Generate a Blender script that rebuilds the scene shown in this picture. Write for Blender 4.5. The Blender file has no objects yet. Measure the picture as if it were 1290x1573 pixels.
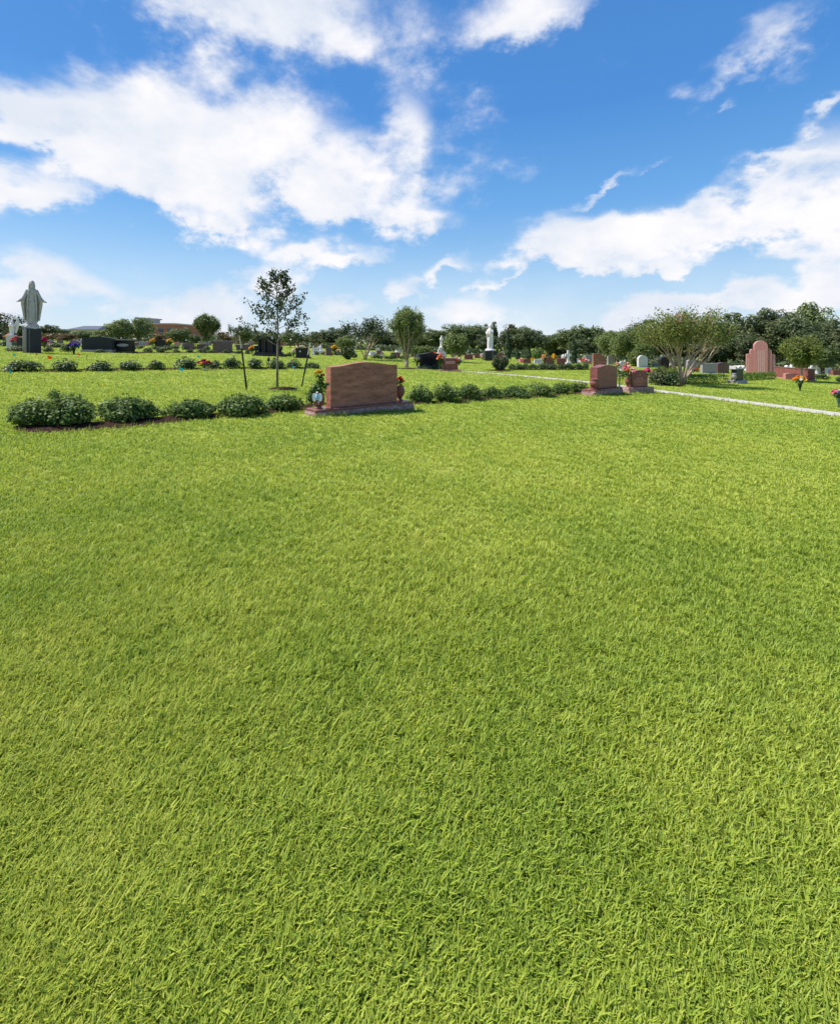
import bpy, bmesh, math, random
import numpy as np
from mathutils import Vector, Matrix, noise as mnoise
R = math.radians
PI = math.pi

# ------------------------------------------------------------------ camera
SC = bpy.context.scene
COL = SC.collection
F = 720.0            # focal length in photograph pixels (photograph 1290 px wide)
HZ = 526.7           # eye level in the photograph
CAMH = 1.5
cam_d = bpy.data.cameras.new('camera'); cam = bpy.data.objects.new('camera', cam_d); COL.objects.link(cam)
cam_d.sensor_fit = 'HORIZONTAL'; cam_d.sensor_width = 36.0
cam_d.lens = 36.0*F/1290.0
cam_d.shift_y = -(786.5-HZ)/1290.0
cam.location = (0, 0, CAMH); cam.rotation_euler = (PI/2, 0, 0)
cam_d.clip_start = 0.05; cam_d.clip_end = 5000
SC.camera = cam

# ------------------------------------------------------------------ light
SUN_EL = R(57); SUN_AZ = R(-84)        # azimuth from +Y (view direction) towards +X
STR = 0.072
EXPO = 1.0
SC.view_settings.view_transform = 'Standard'; SC.view_settings.look = 'None'
SC.view_settings.gamma = 1; SC.view_settings.exposure = EXPO
SC.render.engine = 'CYCLES'
SC.cycles.max_bounces = 6; SC.cycles.transparent_max_bounces = 8
sd = Vector((math.sin(SUN_AZ)*math.cos(SUN_EL), math.cos(SUN_AZ)*math.cos(SUN_EL), math.sin(SUN_EL)))
sl = bpy.data.lights.new('sun', 'SUN'); sl.energy = 3.6; sl.angle = R(2.5); sl.color = (1.0, 0.95, 0.86)
so = bpy.data.objects.new('sun', sl); COL.objects.link(so)
so.rotation_euler = (-sd).to_track_quat('-Z', 'Y').to_euler()

# ------------------------------------------------------------------ sky with clouds (world, by direction)
world = bpy.data.worlds.new('World'); SC.world = world; world.use_nodes = True
wt = world.node_tree; wt.nodes.clear()
def N(tree, typ, **kw):
    n = tree.nodes.new(typ)
    for k, v in kw.items(): setattr(n, k, v)
    return n
def lk(tree, a, b): tree.links.new(a, b)
def mathn(tree, op, a, b=None, c=None, clamp=False):
    n = N(tree, 'ShaderNodeMath', operation=op); n.use_clamp = clamp
    for i, v in enumerate((a, b, c)):
        if v is None: continue
        if isinstance(v, (int, float)): n.inputs[i].default_value = v
        else: lk(tree, v, n.inputs[i])
    return n.outputs[0]
def build_world():
    t = wt
    out = N(t, 'ShaderNodeOutputWorld'); bg = N(t, 'ShaderNodeBackground'); bg.inputs[1].default_value = STR
    lk(t, bg.outputs[0], out.inputs[0])
    sky = N(t, 'ShaderNodeTexSky', sky_type='NISHITA'); sky.sun_disc = False
    sky.sun_elevation = SUN_EL; sky.sun_rotation = SUN_AZ
    sky.altitude = 0; sky.air_density = 1.0; sky.dust_density = 0.3; sky.ozone_density = 6.0
    hs = N(t, 'ShaderNodeHueSaturation'); hs.inputs['Saturation'].default_value = 1.12; hs.inputs['Value'].default_value = 1.0
    hs.inputs['Hue'].default_value = 0.50
    lk(t, sky.outputs[0], hs.inputs['Color'])
    tc = N(t, 'ShaderNodeTexCoord')
    sx = N(t, 'ShaderNodeSeparateXYZ'); lk(t, tc.outputs['Generated'], sx.inputs[0])
    az = mathn(t, 'ARCTAN2', sx.outputs[0], sx.outputs[1])
    el = mathn(t, 'ARCSINE', sx.outputs[2])
    # warp the sky map with fractal noise so cloud edges break up
    def noi(scale, detail, rough, off, zs=1.0):
        mp = N(t, 'ShaderNodeMapping'); mp.inputs['Location'].default_value = off; mp.inputs['Scale'].default_value = (1, 1, zs)
        lk(t, tc.outputs['Generated'], mp.inputs[0])
        n = N(t, 'ShaderNodeTexNoise'); n.inputs['Scale'].default_value = scale; n.inputs['Detail'].default_value = detail
        n.inputs['Roughness'].default_value = rough; lk(t, mp.outputs[0], n.inputs['Vector']); return n
    n1 = noi(4.2, 9, 0.56, (3.1, 1.7, 0.4), 1.7)
    n2 = noi(9.0, 6, 0.6, (7.1, 0.7, 2.4), 1.5)
    n3 = noi(2.5, 5, 0.6, (1.1, 8.7, 5.4), 1.6)
    w1 = mathn(t, 'MULTIPLY_ADD', n1.outputs['Fac'], 0.34, -0.17)
    w2 = mathn(t, 'MULTIPLY_ADD', n2.outputs['Fac'], 0.16, -0.08)
    azw = mathn(t, 'ADD', az, w1); elw = mathn(t, 'ADD', el, w2)
    cv = N(t, 'ShaderNodeCombineXYZ'); lk(t, azw, cv.inputs[0]); lk(t, elw, cv.inputs[1])
    E = [ # photograph px: cx, cy, rx, ry, rot, weight
        (400,225,215,74,0,1.05),(190,232,150,48,15,.95),(265,300,110,58,15,1.1),(50,296,100,32,0,.9),
        (550,310,78,52,10,1.0),(605,225,58,62,0,1.0),(90,195,110,26,-8,.8),
        (110,440,130,42,22,.8),(20,480,80,60,0,.72),(515,398,70,20,-5,.72),(352,347,36,16,0,.8),
        (330,485,80,42,0,.85),(240,490,80,26,0,.75),(420,430,75,25,0,.7),(690,482,95,24,-5,.7),(610,440,50,18,0,.7),(540,470,50,20,0,.6),(470,385,50,14,0,.6),
        (845,372,92,36,0,.95),(915,392,70,34,0,.9),(985,355,62,34,0,.95),(1085,352,105,36,-12,1.0),(1170,312,80,50,-20,1.05),(1255,292,85,72,0,1.25),
        (1000,415,60,12,-10,.7),(905,288,60,13,-32,.85),(985,250,40,10,-30,.5),(1000,480,250,30,-3,.72),(1160,452,210,30,-8,.8),(1270,415,70,40,0,.85),
        (1200,240,34,20,0,.75),(1268,170,50,14,-15,.75),(1070,178,30,12,-20,.7),(775,425,40,9,-18,.55),(700,415,36,14,0,.7),(650,350,60,22,0,.55),(655,325,40,12,0,.5),
        (400,20,300,80,0,.8),(820,20,120,30,-10,.6),(1150,60,160,40,-20,.6),(-200,250,150,90,0,.9),(1450,300,150,110,0,1.0),
        (-150,480,200,60,0,.8),(1500,470,220,60,0,.8)]
    acc = None
    for cx, cy, rx, ry, rot, w in E:
        u = (cx-645)/F; v = (HZ-cy)/F
        a0 = math.atan(u); ca = math.cos(a0)
        e0 = math.atan(v*ca)
        sxr = rx/F*ca*ca*.98; syr = ry/F*ca*.98
        mp = N(t, 'ShaderNodeMapping', vector_type='TEXTURE')
        mp.inputs['Location'].default_value = (a0, e0, 0); mp.inputs['Rotation'].default_value = (0, 0, R(-rot)); mp.inputs['Scale'].default_value = (sxr, syr, 1)
        lk(t, cv.outputs[0], mp.inputs[0])
        d = N(t, 'ShaderNodeVectorMath', operation='DOT_PRODUCT'); lk(t, mp.outputs[0], d.inputs[0]); lk(t, mp.outputs[0], d.inputs[1])
        q = mathn(t, 'MULTIPLY', d.outputs['Value'], -1.0)
        g = mathn(t, 'EXPONENT', q)
        acc = mathn(t, 'MULTIPLY', g, w) if acc is None else mathn(t, 'MULTIPLY_ADD', g, w, acc)
    acc = mathn(t, 'MINIMUM', acc, 0.97)
    nn = mathn(t, 'MULTIPLY_ADD', n1.outputs['Fac'], 2.2, -1.10)
    nb = mathn(t, 'MULTIPLY_ADD', n2.outputs['Fac'], 1.4, -0.70)
    dens = mathn(t, 'ADD', mathn(t, 'ADD', acc, nn), nb)
    mr = N(t, 'ShaderNodeMapRange', interpolation_type='SMOOTHERSTEP'); lk(t, dens, mr.inputs[0])
    mr.inputs[1].default_value = 0.10; mr.inputs[2].default_value = 1.0
    # low veil of white towards the horizon
    veil = N(t, 'ShaderNodeMapRange', interpolation_type='SMOOTHSTEP'); lk(t, el, veil.inputs[0])
    veil.inputs[1].default_value = 0.22; veil.inputs[2].default_value = -0.02; veil.inputs[3].default_value = 0.0; veil.inputs[4].default_value = 0.55
    vn = mathn(t, 'MULTIPLY', veil.outputs[0], mathn(t, 'MULTIPLY_ADD', n3.outputs['Fac'], 1.4, 0.1), clamp=True)
    cover = mathn(t, 'MAXIMUM', mr.outputs[0], vn, clamp=True)
    # thick parts are a touch greyer, thin rims bright
    shade = N(t, 'ShaderNodeMapRange', interpolation_type='SMOOTHSTEP'); lk(t, mathn(t, 'ADD', mathn(t,'MULTIPLY',n3.outputs['Fac'],1.3), mathn(t, 'MULTIPLY', n2.outputs['Fac'], .7)), shade.inputs[0])
    shade.inputs[1].default_value = 0.75; shade.inputs[2].default_value = 1.25
    cm = N(t, 'ShaderNodeMix', data_type='RGBA'); lk(t, shade.outputs[0], cm.inputs['Factor'])
    k = 1.0/STR/(2**EXPO)
    cm.inputs['A'].default_value = (0.77*k, 0.83*k, 0.93*k, 1); cm.inputs['B'].default_value = (1.02*k, 1.0*k, 1.02*k, 1)
    mx = N(t, 'ShaderNodeMix', data_type='RGBA'); lk(t, cover, mx.inputs['Factor'])
    cr = N(t, 'ShaderNodeValToRGB'); e_ = cr.color_ramp.elements
    for p_, c_ in ((0,(.66,.82,.95)),(.12,(.42,.68,.94)),(.28,(.17,.45,.88)),(.45,(.085,.31,.77)),(1.0,(.05,.20,.58))):
        if p_ in (0, 1.0): q_ = e_[0] if p_ == 0 else e_[len(e_)-1]
        else: q_ = e_.new(p_)
        q_.color = (c_[0]*k/4, c_[1]*k/4, c_[2]*k/4, 1)
    lk(t, el, cr.inputs[0])
    c4 = N(t, 'ShaderNodeVectorMath', operation='SCALE'); lk(t, cr.outputs[0], c4.inputs[0]); c4.inputs['Scale'].default_value = 4.0
    am = N(t, 'ShaderNodeMix', data_type='RGBA'); am.inputs['Factor'].default_value = .75; lk(t, hs.outputs[0], am.inputs['A']); lk(t, c4.outputs[0], am.inputs['B'])
    lk(t, am.outputs['Result'], mx.inputs['A']); lk(t, cm.outputs['Result'], mx.inputs['B'])
    lk(t, mx.outputs['Result'], bg.inputs[0])
build_world()

# ------------------------------------------------------------------ terrain
def gz(x, y=0):
    return -2.5*math.tanh(0.044*x/2.5)
def W(px, py, zoff=0.0):
    """ground point that the photograph shows at px, py"""
    u = (px-645)/F; v = (py-HZ)/F
    lo, hi = 0.3, 2000.0
    Y = 0.3
    prev = 0.3
    while Y < 2000:
        if CAMH - v*Y <= gz(u*Y) + zoff: break
        prev = Y; Y *= 1.03
    lo, hi = prev, Y
    for _ in range(40):
        m = (lo+hi)/2
        if CAMH - v*m <= gz(u*m)+zoff: hi = m
        else: lo = m
    return Vector((u*hi, hi, gz(u*hi)+zoff))
def P(px, Y, py=None):
    x = (px-645)/F*Y
    return Vector((x, Y, gz(x) if py is None else CAMH-(py-HZ)/F*Y))

# ------------------------------------------------------------------ materials
MATS = {}
def mat_base(name):
    m = bpy.data.materials.new(name); m.use_nodes = True; t = m.node_tree; t.nodes.clear()
    out = N(t, 'ShaderNodeOutputMaterial'); b = N(t, 'ShaderNodeBsdfPrincipled'); lk(t, b.outputs[0], out.inputs[0])
    MATS[name] = m
    return m, t, b, out
def ramp(t, src, stops):
    r = N(t, 'ShaderNodeValToRGB'); e = r.color_ramp.elements
    while len(e) < len(stops): e.new(0.5)
    for i, (p, c) in enumerate(stops): e[i].position = p; e[i].color = (c[0], c[1], c[2], 1)
    lk(t, src, r.inputs[0]); return r.outputs[0]
def noise_mat(name, c1, c2, scale=20, detail=6, rough=0.6, bump=0.0, bscale=None, stretch=(1,1,1), lo=.35, hi=.65, spec=0.5, world=False, speck=None, coat=0.0):
    m, t, b, out = mat_base(name)
    if world:
        g = N(t, 'ShaderNodeNewGeometry'); src = g.outputs['Position']
    else:
        g = N(t, 'ShaderNodeTexCoord'); src = g.outputs['Object']
    mp = N(t, 'ShaderNodeMapping'); mp.inputs['Scale'].default_value = stretch; lk(t, src, mp.inputs[0])
    n = N(t, 'ShaderNodeTexNoise'); n.inputs['Scale'].default_value = scale; n.inputs['Detail'].default_value = detail; n.inputs['Roughness'].default_value = 0.62
    lk(t, mp.outputs[0], n.inputs['Vector'])
    col = ramp(t, n.outputs['Fac'], [(lo, c1), (hi, c2)])
    if speck:
        n2 = N(t, 'ShaderNodeTexNoise'); n2.inputs['Scale'].default_value = speck[1]; n2.inputs['Detail'].default_value = 3; lk(t, src, n2.inputs['Vector'])
        f = N(t, 'ShaderNodeMapRange'); lk(t, n2.outputs['Fac'], f.inputs[0]); f.inputs[1].default_value = .52; f.inputs[2].default_value = .66
        mx = N(t, 'ShaderNodeMix', data_type='RGBA'); lk(t, f.outputs[0], mx.inputs['Factor']); lk(t, col, mx.inputs['A']); mx.inputs['B'].default_value = (*speck[0], 1)
        col = mx.outputs['Result']
    lk(t, col, b.inputs['Base Color'])
    b.inputs['Roughness'].default_value = rough; b.inputs['Specular IOR Level'].default_value = spec
    b.inputs['Coat Weight'].default_value = coat
    if bump:
        nb = N(t, 'ShaderNodeTexNoise'); nb.inputs['Scale'].default_value = bscale or scale*2; nb.inputs['Detail'].default_value = 8; lk(t, src, nb.inputs['Vector'])
        bp = N(t, 'ShaderNodeBump'); bp.inputs['Strength'].default_value = min(1, bump*10); bp.inputs['Distance'].default_value = bump
        lk(t, nb.outputs['Fac'], bp.inputs['Height']); lk(t, bp.outputs[0], b.inputs['Normal'])
    return m
def leaf_mat(name, stops, trans=0.35, rough=0.55, spec=0.35, patch=None):
    m, t, b, out = mat_base(name)
    g = N(t, 'ShaderNodeNewGeometry')
    col = ramp(t, g.outputs['Random Per Island'], stops)
    if patch:   # broad colour drifts across a plant or lawn
        n = N(t, 'ShaderNodeTexNoise'); n.inputs['Scale'].default_value = patch[1]; n.inputs['Detail'].default_value = 5; lk(t, g.outputs['Position'], n.inputs['Vector'])
        f = N(t, 'ShaderNodeMapRange'); lk(t, n.outputs['Fac'], f.inputs[0]); f.inputs[1].default_value = .38; f.inputs[2].default_value = .66
        f.inputs[4].default_value = patch[2]
        mx = N(t, 'ShaderNodeMix', data_type='RGBA'); lk(t, f.outputs[0], mx.inputs['Factor']); lk(t, col, mx.inputs['A']); mx.inputs['B'].default_value = (*patch[0], 1)
        col = mx.outputs['Result']
    lk(t, col, b.inputs['Base Color']); b.inputs['Roughness'].default_value = rough; b.inputs['Specular IOR Level'].default_value = spec
    tr = N(t, 'ShaderNodeBsdfTranslucent'); lk(t, col, tr.inputs[0])
    mxs = N(t, 'ShaderNodeMixShader'); mxs.inputs[0].default_value = trans
    lk(t, b.outputs[0], mxs.inputs[1]); lk(t, tr.outputs[0], mxs.inputs[2]); lk(t, mxs.outputs[0], out.inputs[0])
    return m
def plain(name, c, rough=0.6, spec=0.4, var=0.15):
    d = tuple(max(0, x*(1-var)) for x in c); e = tuple(min(1, x*(1+var)) for x in c)
    return noise_mat(name, d, e, scale=14, rough=rough, spec=spec)

GR1 = (.20,.30,.030); GR2 = (.29,.37,.040); GR3=(.38,.42,.065)
def grass_mat():
    m, t, b, out = mat_base('grass_blade')
    g = N(t, 'ShaderNodeNewGeometry'); at = N(t, 'ShaderNodeAttribute'); at.attribute_name = 'tint'
    f = mathn(t, 'ADD', mathn(t, 'MULTIPLY', g.outputs['Random Per Island'], .35), mathn(t, 'MULTIPLY', at.outputs['Fac'], .65))
    col = ramp(t, f, [(0,(.11,.18,.022)),(.3,(.27,.375,.042)),(.6,(.41,.48,.064)),(.82,(.52,.55,.09)),(.93,(.60,.56,.14)),(1,(.62,.50,.26))])
    lk(t, col, b.inputs['Base Color']); b.inputs['Roughness'].default_value = .55; b.inputs['Specular IOR Level'].default_value = .3
    tr = N(t, 'ShaderNodeBsdfTranslucent'); lk(t, col, tr.inputs[0])
    mxs = N(t, 'ShaderNodeMixShader'); mxs.inputs[0].default_value = .4
    lk(t, b.outputs[0], mxs.inputs[1]); lk(t, tr.outputs[0], mxs.inputs[2]); lk(t, mxs.outputs[0], out.inputs[0])
grass_mat()
def lawn():
    m, t, b, out = mat_base('lawn')
    g = N(t, 'ShaderNodeNewGeometry')
    def nz(scale, det, st=(1,1,1)):
        mp = N(t, 'ShaderNodeMapping'); mp.inputs['Scale'].default_value = st; lk(t, g.outputs['Position'], mp.inputs[0])
        n = N(t, 'ShaderNodeTexNoise'); n.inputs['Scale'].default_value = scale; n.inputs['Detail'].default_value = det; n.inputs['Roughness'].default_value=.65; lk(t, mp.outputs[0], n.inputs['Vector']); return n.outputs['Fac']
    fine = ramp(t, nz(26, 8), [(.3,(.12,.17,.025)),(.5,(.26,.32,.055)),(.7,(.37,.41,.09))])
    mx = N(t, 'ShaderNodeMix', data_type='RGBA'); big = N(t, 'ShaderNodeMapRange'); lk(t, nz(.35, 6), big.inputs[0]); big.inputs[1].default_value=.38; big.inputs[2].default_value=.62; big.inputs[4].default_value = .55
    lk(t, big.outputs[0], mx.inputs['Factor']); lk(t, fine, mx.inputs['A']); mx.inputs['B'].default_value = (.31,.36,.075,1)
    lk(t, mx.outputs['Result'], b.inputs['Base Color']); b.inputs['Roughness'].default_value = .95; b.inputs['Specular IOR Level'].default_value = .1
    bp = N(t, 'ShaderNodeBump'); bp.inputs['Strength'].default_value = .8; bp.inputs['Distance'].default_value = .05
    lk(t, nz(18, 8), bp.inputs['Height']); lk(t, bp.outputs[0], b.inputs['Normal'])
lawn()
leaf_mat('shrub_leaf', [(0,(.025,.055,.012)),(.4,(.08,.155,.035)),(.8,(.17,.27,.065)),(1,(.33,.40,.18))], trans=.38, rough=.5, spec=.25, patch=((.24,.28,.055), 2.2, .4))
leaf_mat('shrub_leaf_dark', [(0,(.02,.04,.014)),(.6,(.055,.10,.028)),(1,(.12,.17,.06))], trans=.2, rough=.45, spec=.4)
leaf_mat('shrub_leaf_grey', [(0,(.05,.07,.03)),(.6,(.11,.14,.055)),(1,(.20,.22,.10))], trans=.2, rough=.5, spec=.4)
leaf_mat('hedge_leaf', [(0,(.04,.09,.016)),(.5,(.12,.21,.03)),(1,(.27,.37,.07))], trans=.3, rough=.45, spec=.4)
leaf_mat('oak_leaf', [(0,(.022,.035,.014)),(.6,(.05,.075,.026)),(1,(.10,.13,.05))], trans=.28, rough=.45, spec=.4)
leaf_mat('dark_tree_leaf', [(0,(.050,.072,.034)),(.5,(.115,.155,.066)),(1,(.21,.245,.115))], trans=.42, rough=.5, spec=.35, patch=((.13,.15,.055), .35, .5))
leaf_mat('mid_tree_leaf', [(0,(.06,.095,.03)),(.5,(.12,.17,.055)),(1,(.21,.25,.095))], trans=.3, rough=.5, spec=.35, patch=((.13,.16,.05), .4, .5))
leaf_mat('light_tree_leaf', [(0,(.10,.145,.04)),(.5,(.19,.25,.075)),(1,(.30,.35,.13))], trans=.35, rough=.5, spec=.35, patch=((.17,.20,.06), .5, .4))
leaf_mat('crape_leaf', [(0,(.08,.12,.03)),(.5,(.16,.21,.05)),(.93,(.25,.30,.08)),(1,(.33,.22,.09))], trans=.42, rough=.5, spec=.25, patch=((.22,.24,.06), .9, .5))
leaf_mat('russet_leaf', [(0,(.08,.05,.025)),(.5,(.14,.10,.04)),(1,(.2,.15,.07))], trans=.3)
leaf_mat('pink_bloom', [(0,(.55,.20,.22)),(1,(.8,.5,.48))], trans=.3)
leaf_mat('cypress_leaf', [(0,(.02,.045,.015)),(.6,(.05,.09,.025)),(1,(.09,.14,.04))], trans=.2)
leaf_mat('stem_leaf', [(0,(.02,.06,.012)),(1,(.09,.18,.04))], trans=.25)
noise_mat('bark', (.13,.10,.075), (.30,.25,.19), scale=12, stretch=(1,1,.25), rough=.9, bump=.02)
noise_mat('smooth_bark', (.34,.24,.17), (.52,.40,.30), scale=8, stretch=(1,1,.3), rough=.8, bump=.005)
noise_mat('grey_bark', (.12,.11,.09), (.24,.22,.18), scale=12, stretch=(1,1,.3), rough=.9, bump=.01)
noise_mat('mulch', (.008,.005,.004), (.060,.028,.020), scale=28, detail=8, rough=.95, bump=.05, bscale=30, world=True, lo=.38, hi=.62, spec=.08)
noise_mat('concrete_path', (.36,.33,.28), (.50,.46,.40), scale=6, detail=9, rough=.9, bump=.004, bscale=60, world=True)
noise_mat('brown_granite', (.17,.055,.038), (.42,.165,.112), scale=3.2, detail=9, rough=.5, stretch=(.9,.9,3.6), speck=((.42,.24,.18), 160), spec=.18, lo=.36, hi=.64)
noise_mat('red_granite', (.15,.045,.040), (.25,.09,.075), scale=10, detail=7, rough=.4, speck=((.33,.16,.14), 90), spec=.18)
noise_mat('rock_pitch', (.20,.095,.085), (.46,.30,.28), scale=14, detail=9, rough=.85, bump=.03, bscale=22, speck=((.14,.07,.065), 60))
noise_mat('polished_red_edge', (.15,.05,.042), (.24,.10,.08), scale=20, rough=.3, speck=((.35,.2,.18), 120), spec=.2)
noise_mat('black_granite', (.008,.008,.009), (.022,.022,.024), scale=60, rough=.2, spec=.25)
noise_mat('charcoal_granite', (.014,.014,.017), (.035,.034,.040), scale=40, rough=.35, speck=((.07,.07,.08), 120), spec=.2)
noise_mat('grey_granite', (.25,.225,.24), (.39,.355,.375), scale=30, rough=.55, speck=((.12,.12,.13), 90))
noise_mat('pale_granite', (.48,.44,.445), (.64,.59,.595), scale=20, rough=.6, bump=.004)
noise_mat('rose_granite', (.42,.165,.145), (.60,.29,.26), scale=18, detail=8, rough=.4, speck=((.22,.08,.08), 80))
noise_mat('purple_granite', (.09,.05,.055), (.16,.095,.10), scale=30, rough=.3)
noise_mat('statue_marble', (.34,.30,.305), (.52,.46,.475), scale=9, detail=8, rough=.75, bump=.004, bscale=60)
noise_mat('white_marble', (.66,.60,.615), (.80,.73,.745), scale=9, detail=8, rough=.6, bump=.004)
noise_mat('brick', (.30,.095,.07), (.40,.14,.10), scale=3, rough=.9, bump=.01)
noise_mat('blue_roof', (.022,.035,.065), (.045,.065,.11), scale=2, rough=.6)
noise_mat('cream_wall', (.40,.36,.33), (.50,.46,.42), scale=3, rough=.9)
noise_mat('dark_glass', (.02,.03,.04), (.05,.06,.08), scale=3, rough=.15)
noise_mat('grey_metal', (.24,.26,.28), (.33,.35,.37), scale=3, rough=.5)
noise_mat('stake_iron', (.006,.008,.007), (.018,.02,.018), scale=40, rough=.5)
noise_mat('stake_tip', (.42,.38,.28), (.62,.57,.45), scale=40, rough=.7)
noise_mat('tent_white', (.72,.70,.70), (.82,.80,.80), scale=3, rough=.8)
plain('bronze_green', (.10,.16,.13)); plain('dark_plastic', (.012,.018,.012)); plain('white_plastic', (.8,.8,.8), .4)
for nm, c in dict(yellow=(.80,.50,.02), gold=(.75,.34,.02), red=(.55,.015,.02), deep_red=(.22,.008,.02), magenta=(.50,.01,.16), pink=(.78,.22,.30), pale_pink=(.85,.55,.55),
                  purple=(.16,.06,.42), blue=(.05,.10,.55), white=(.82,.80,.76), orange=(.80,.22,.02), coral=(.75,.12,.07), cyan=(.02,.38,.50), peach=(.85,.5,.25), sky_blue=(.35,.55,.70), flag_orange=(.75,.10,.01)).items():
    leaf_mat('petal_'+nm, [(0, tuple(x*.8 for x in c)), (1, tuple(min(1,x*1.15) for x in c))], trans=.3, rough=.6, spec=.2)
M = MATS

# ------------------------------------------------------------------ mesh helpers
def link_obj(name, me, mat, parent=None):
    o = bpy.data.objects.new(name, me); COL.objects.link(o)
    if mat is not None and len(me.materials) == 0: me.materials.append(M[mat] if isinstance(mat, str) else mat)
    if parent is not None: o.parent = parent
    return o
def np_mesh(name, V, Q, smooth=False):
    V = np.asarray(V, dtype=np.float32); Q = np.asarray(Q, dtype=np.int32)
    me = bpy.data.meshes.new(name); k = Q.shape[1]; n = Q.shape[0]
    me.vertices.add(len(V)); me.vertices.foreach_set('co', V.ravel())
    me.loops.add(n*k); me.loops.foreach_set('vertex_index', Q.ravel())
    me.polygons.add(n); me.polygons.foreach_set('loop_start', np.arange(0, n*k, k, dtype=np.int32))
    me.polygons.foreach_set('loop_total', np.full(n, k, dtype=np.int32))
    if smooth: me.polygons.foreach_set('use_smooth', np.ones(n, dtype=bool))
    me.update(calc_edges=True)
    return me
def bm_mesh(name, bm, smooth=False):
    me = bpy.data.meshes.new(name); bmesh.ops.recalc_face_normals(bm, faces=bm.faces); bm.to_mesh(me); bm.free()
    if smooth:
        for p in me.polygons: p.use_smooth = True
    return me
def tag(o, label=None, cat=None, group=None, kind=None):
    if label: o['label'] = label
    if cat: o['category'] = cat
    if group: o['group'] = group
    if kind: o['kind'] = kind
    return o
def thing(name, loc, yaw, label, cat, group=None):
    o = bpy.data.objects.new(name, None); COL.objects.link(o); o.empty_display_size = .2
    o.location = loc; o.rotation_euler = (0, 0, yaw)
    return tag(o, label, cat, group)
def bbox(bm, x0, x1, y0, y1, z0, z1, bevel=0.0, seg=2):
    vs = [bm.verts.new(p) for p in ((x0,y0,z0),(x1,y0,z0),(x1,y1,z0),(x0,y1,z0),(x0,y0,z1),(x1,y0,z1),(x1,y1,z1),(x0,y1,z1))]
    fs = [bm.faces.new([vs[i] for i in f]) for f in ((0,3,2,1),(4,5,6,7),(0,1,5,4),(1,2,6,5),(2,3,7,6),(3,0,4,7))]
    if bevel > 0:
        es = list({e for f in fs for e in f.edges}); bmesh.ops.bevel(bm, geom=es, offset=bevel, segments=seg, affect='EDGES', profile=.5)
def box_obj(name, mat, parent, x0, x1, y0, y1, z0, z1, bevel=0.0):
    bm = bmesh.new(); bbox(bm, x0, x1, y0, y1, z0, z1, bevel); return link_obj(name, bm_mesh(name, bm), mat, parent)
def prism(bm, pts, y0, y1, bevel=0.0):
    a = [bm.verts.new((x, y0, z)) for x, z in pts]; b = [bm.verts.new((x, y1, z)) for x, z in pts]
    n = len(pts); fs = [bm.faces.new(a), bm.faces.new(b[::-1])]
    for i in range(n): fs.append(bm.faces.new((a[i], a[(i+1)%n], b[(i+1)%n], b[i])))
    if bevel > 0:
        es = list(fs[0].edges)+list(fs[1].edges); bmesh.ops.bevel(bm, geom=es, offset=bevel, segments=2, affect='EDGES', profile=.5)
def lathe(bm, prof, seg=20, cx=0, cy=0, cz=0):
    rings = []
    for r, z in prof:
        rings.append([bm.verts.new((cx+r*math.cos(2*PI*i/seg), cy+r*math.sin(2*PI*i/seg), cz+z)) for i in range(seg)])
    for a, b in zip(rings, rings[1:]):
        for i in range(seg): bm.faces.new((a[i], a[(i+1)%seg], b[(i+1)%seg], b[i]))
    bm.faces.new(rings[0][::-1]); bm.faces.new(rings[-1])
def tube(bm, pts, rad, seg=7):
    pts = [Vector(p) for p in pts]; rings = []
    up = Vector((0.13, 0.21, 1)).normalized()
    for i, p in enumerate(pts):
        d = (pts[min(i+1, len(pts)-1)] - pts[max(i-1, 0)]).normalized()
        a = d.cross(up)
        if a.length < .05: a = d.cross(Vector((1, 0, 0)))
        a.normalize(); b = d.cross(a)
        rings.append([bm.verts.new(p + (a*math.cos(2*PI*k/seg)+b*math.sin(2*PI*k/seg))*rad[i]) for k in range(seg)])
    for a, b in zip(rings, rings[1:]):
        for k in range(seg): bm.faces.new((a[k], a[(k+1)%seg], b[(k+1)%seg], b[k]))
    bm.faces.new(rings[0][::-1]); bm.faces.new(rings[-1])
def unit(a): return a/np.maximum(np.linalg.norm(a, axis=1, keepdims=True), 1e-9)
def leaf_geo(rng, Pn, Nn, size, asp=.5, fold=.12):
    n = len(Pn); Nn = unit(Nn)
    t = unit(np.cross(Nn, rng.normal(size=(n, 3)))); b = np.cross(Nn, t)
    s = (size*rng.uniform(.7, 1.3, size=n))[:, None]
    V = np.stack([Pn - t*s*.5, Pn + b*s*asp*.5 + Nn*s*fold, Pn + t*s*.5, Pn - b*s*asp*.5 + Nn*s*fold], 1).reshape(-1, 3)
    Q = np.arange(4*n).reshape(-1, 4)
    return V, Q
def leaf_mesh(name, rng, Pn, Nn, size, asp=.5, fold=.12):
    V, Q = leaf_geo(rng, Pn, Nn, size, asp, fold); return np_mesh(name, V, Q)
def sph(rng, n): return unit(rng.normal(size=(n, 3)))

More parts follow.
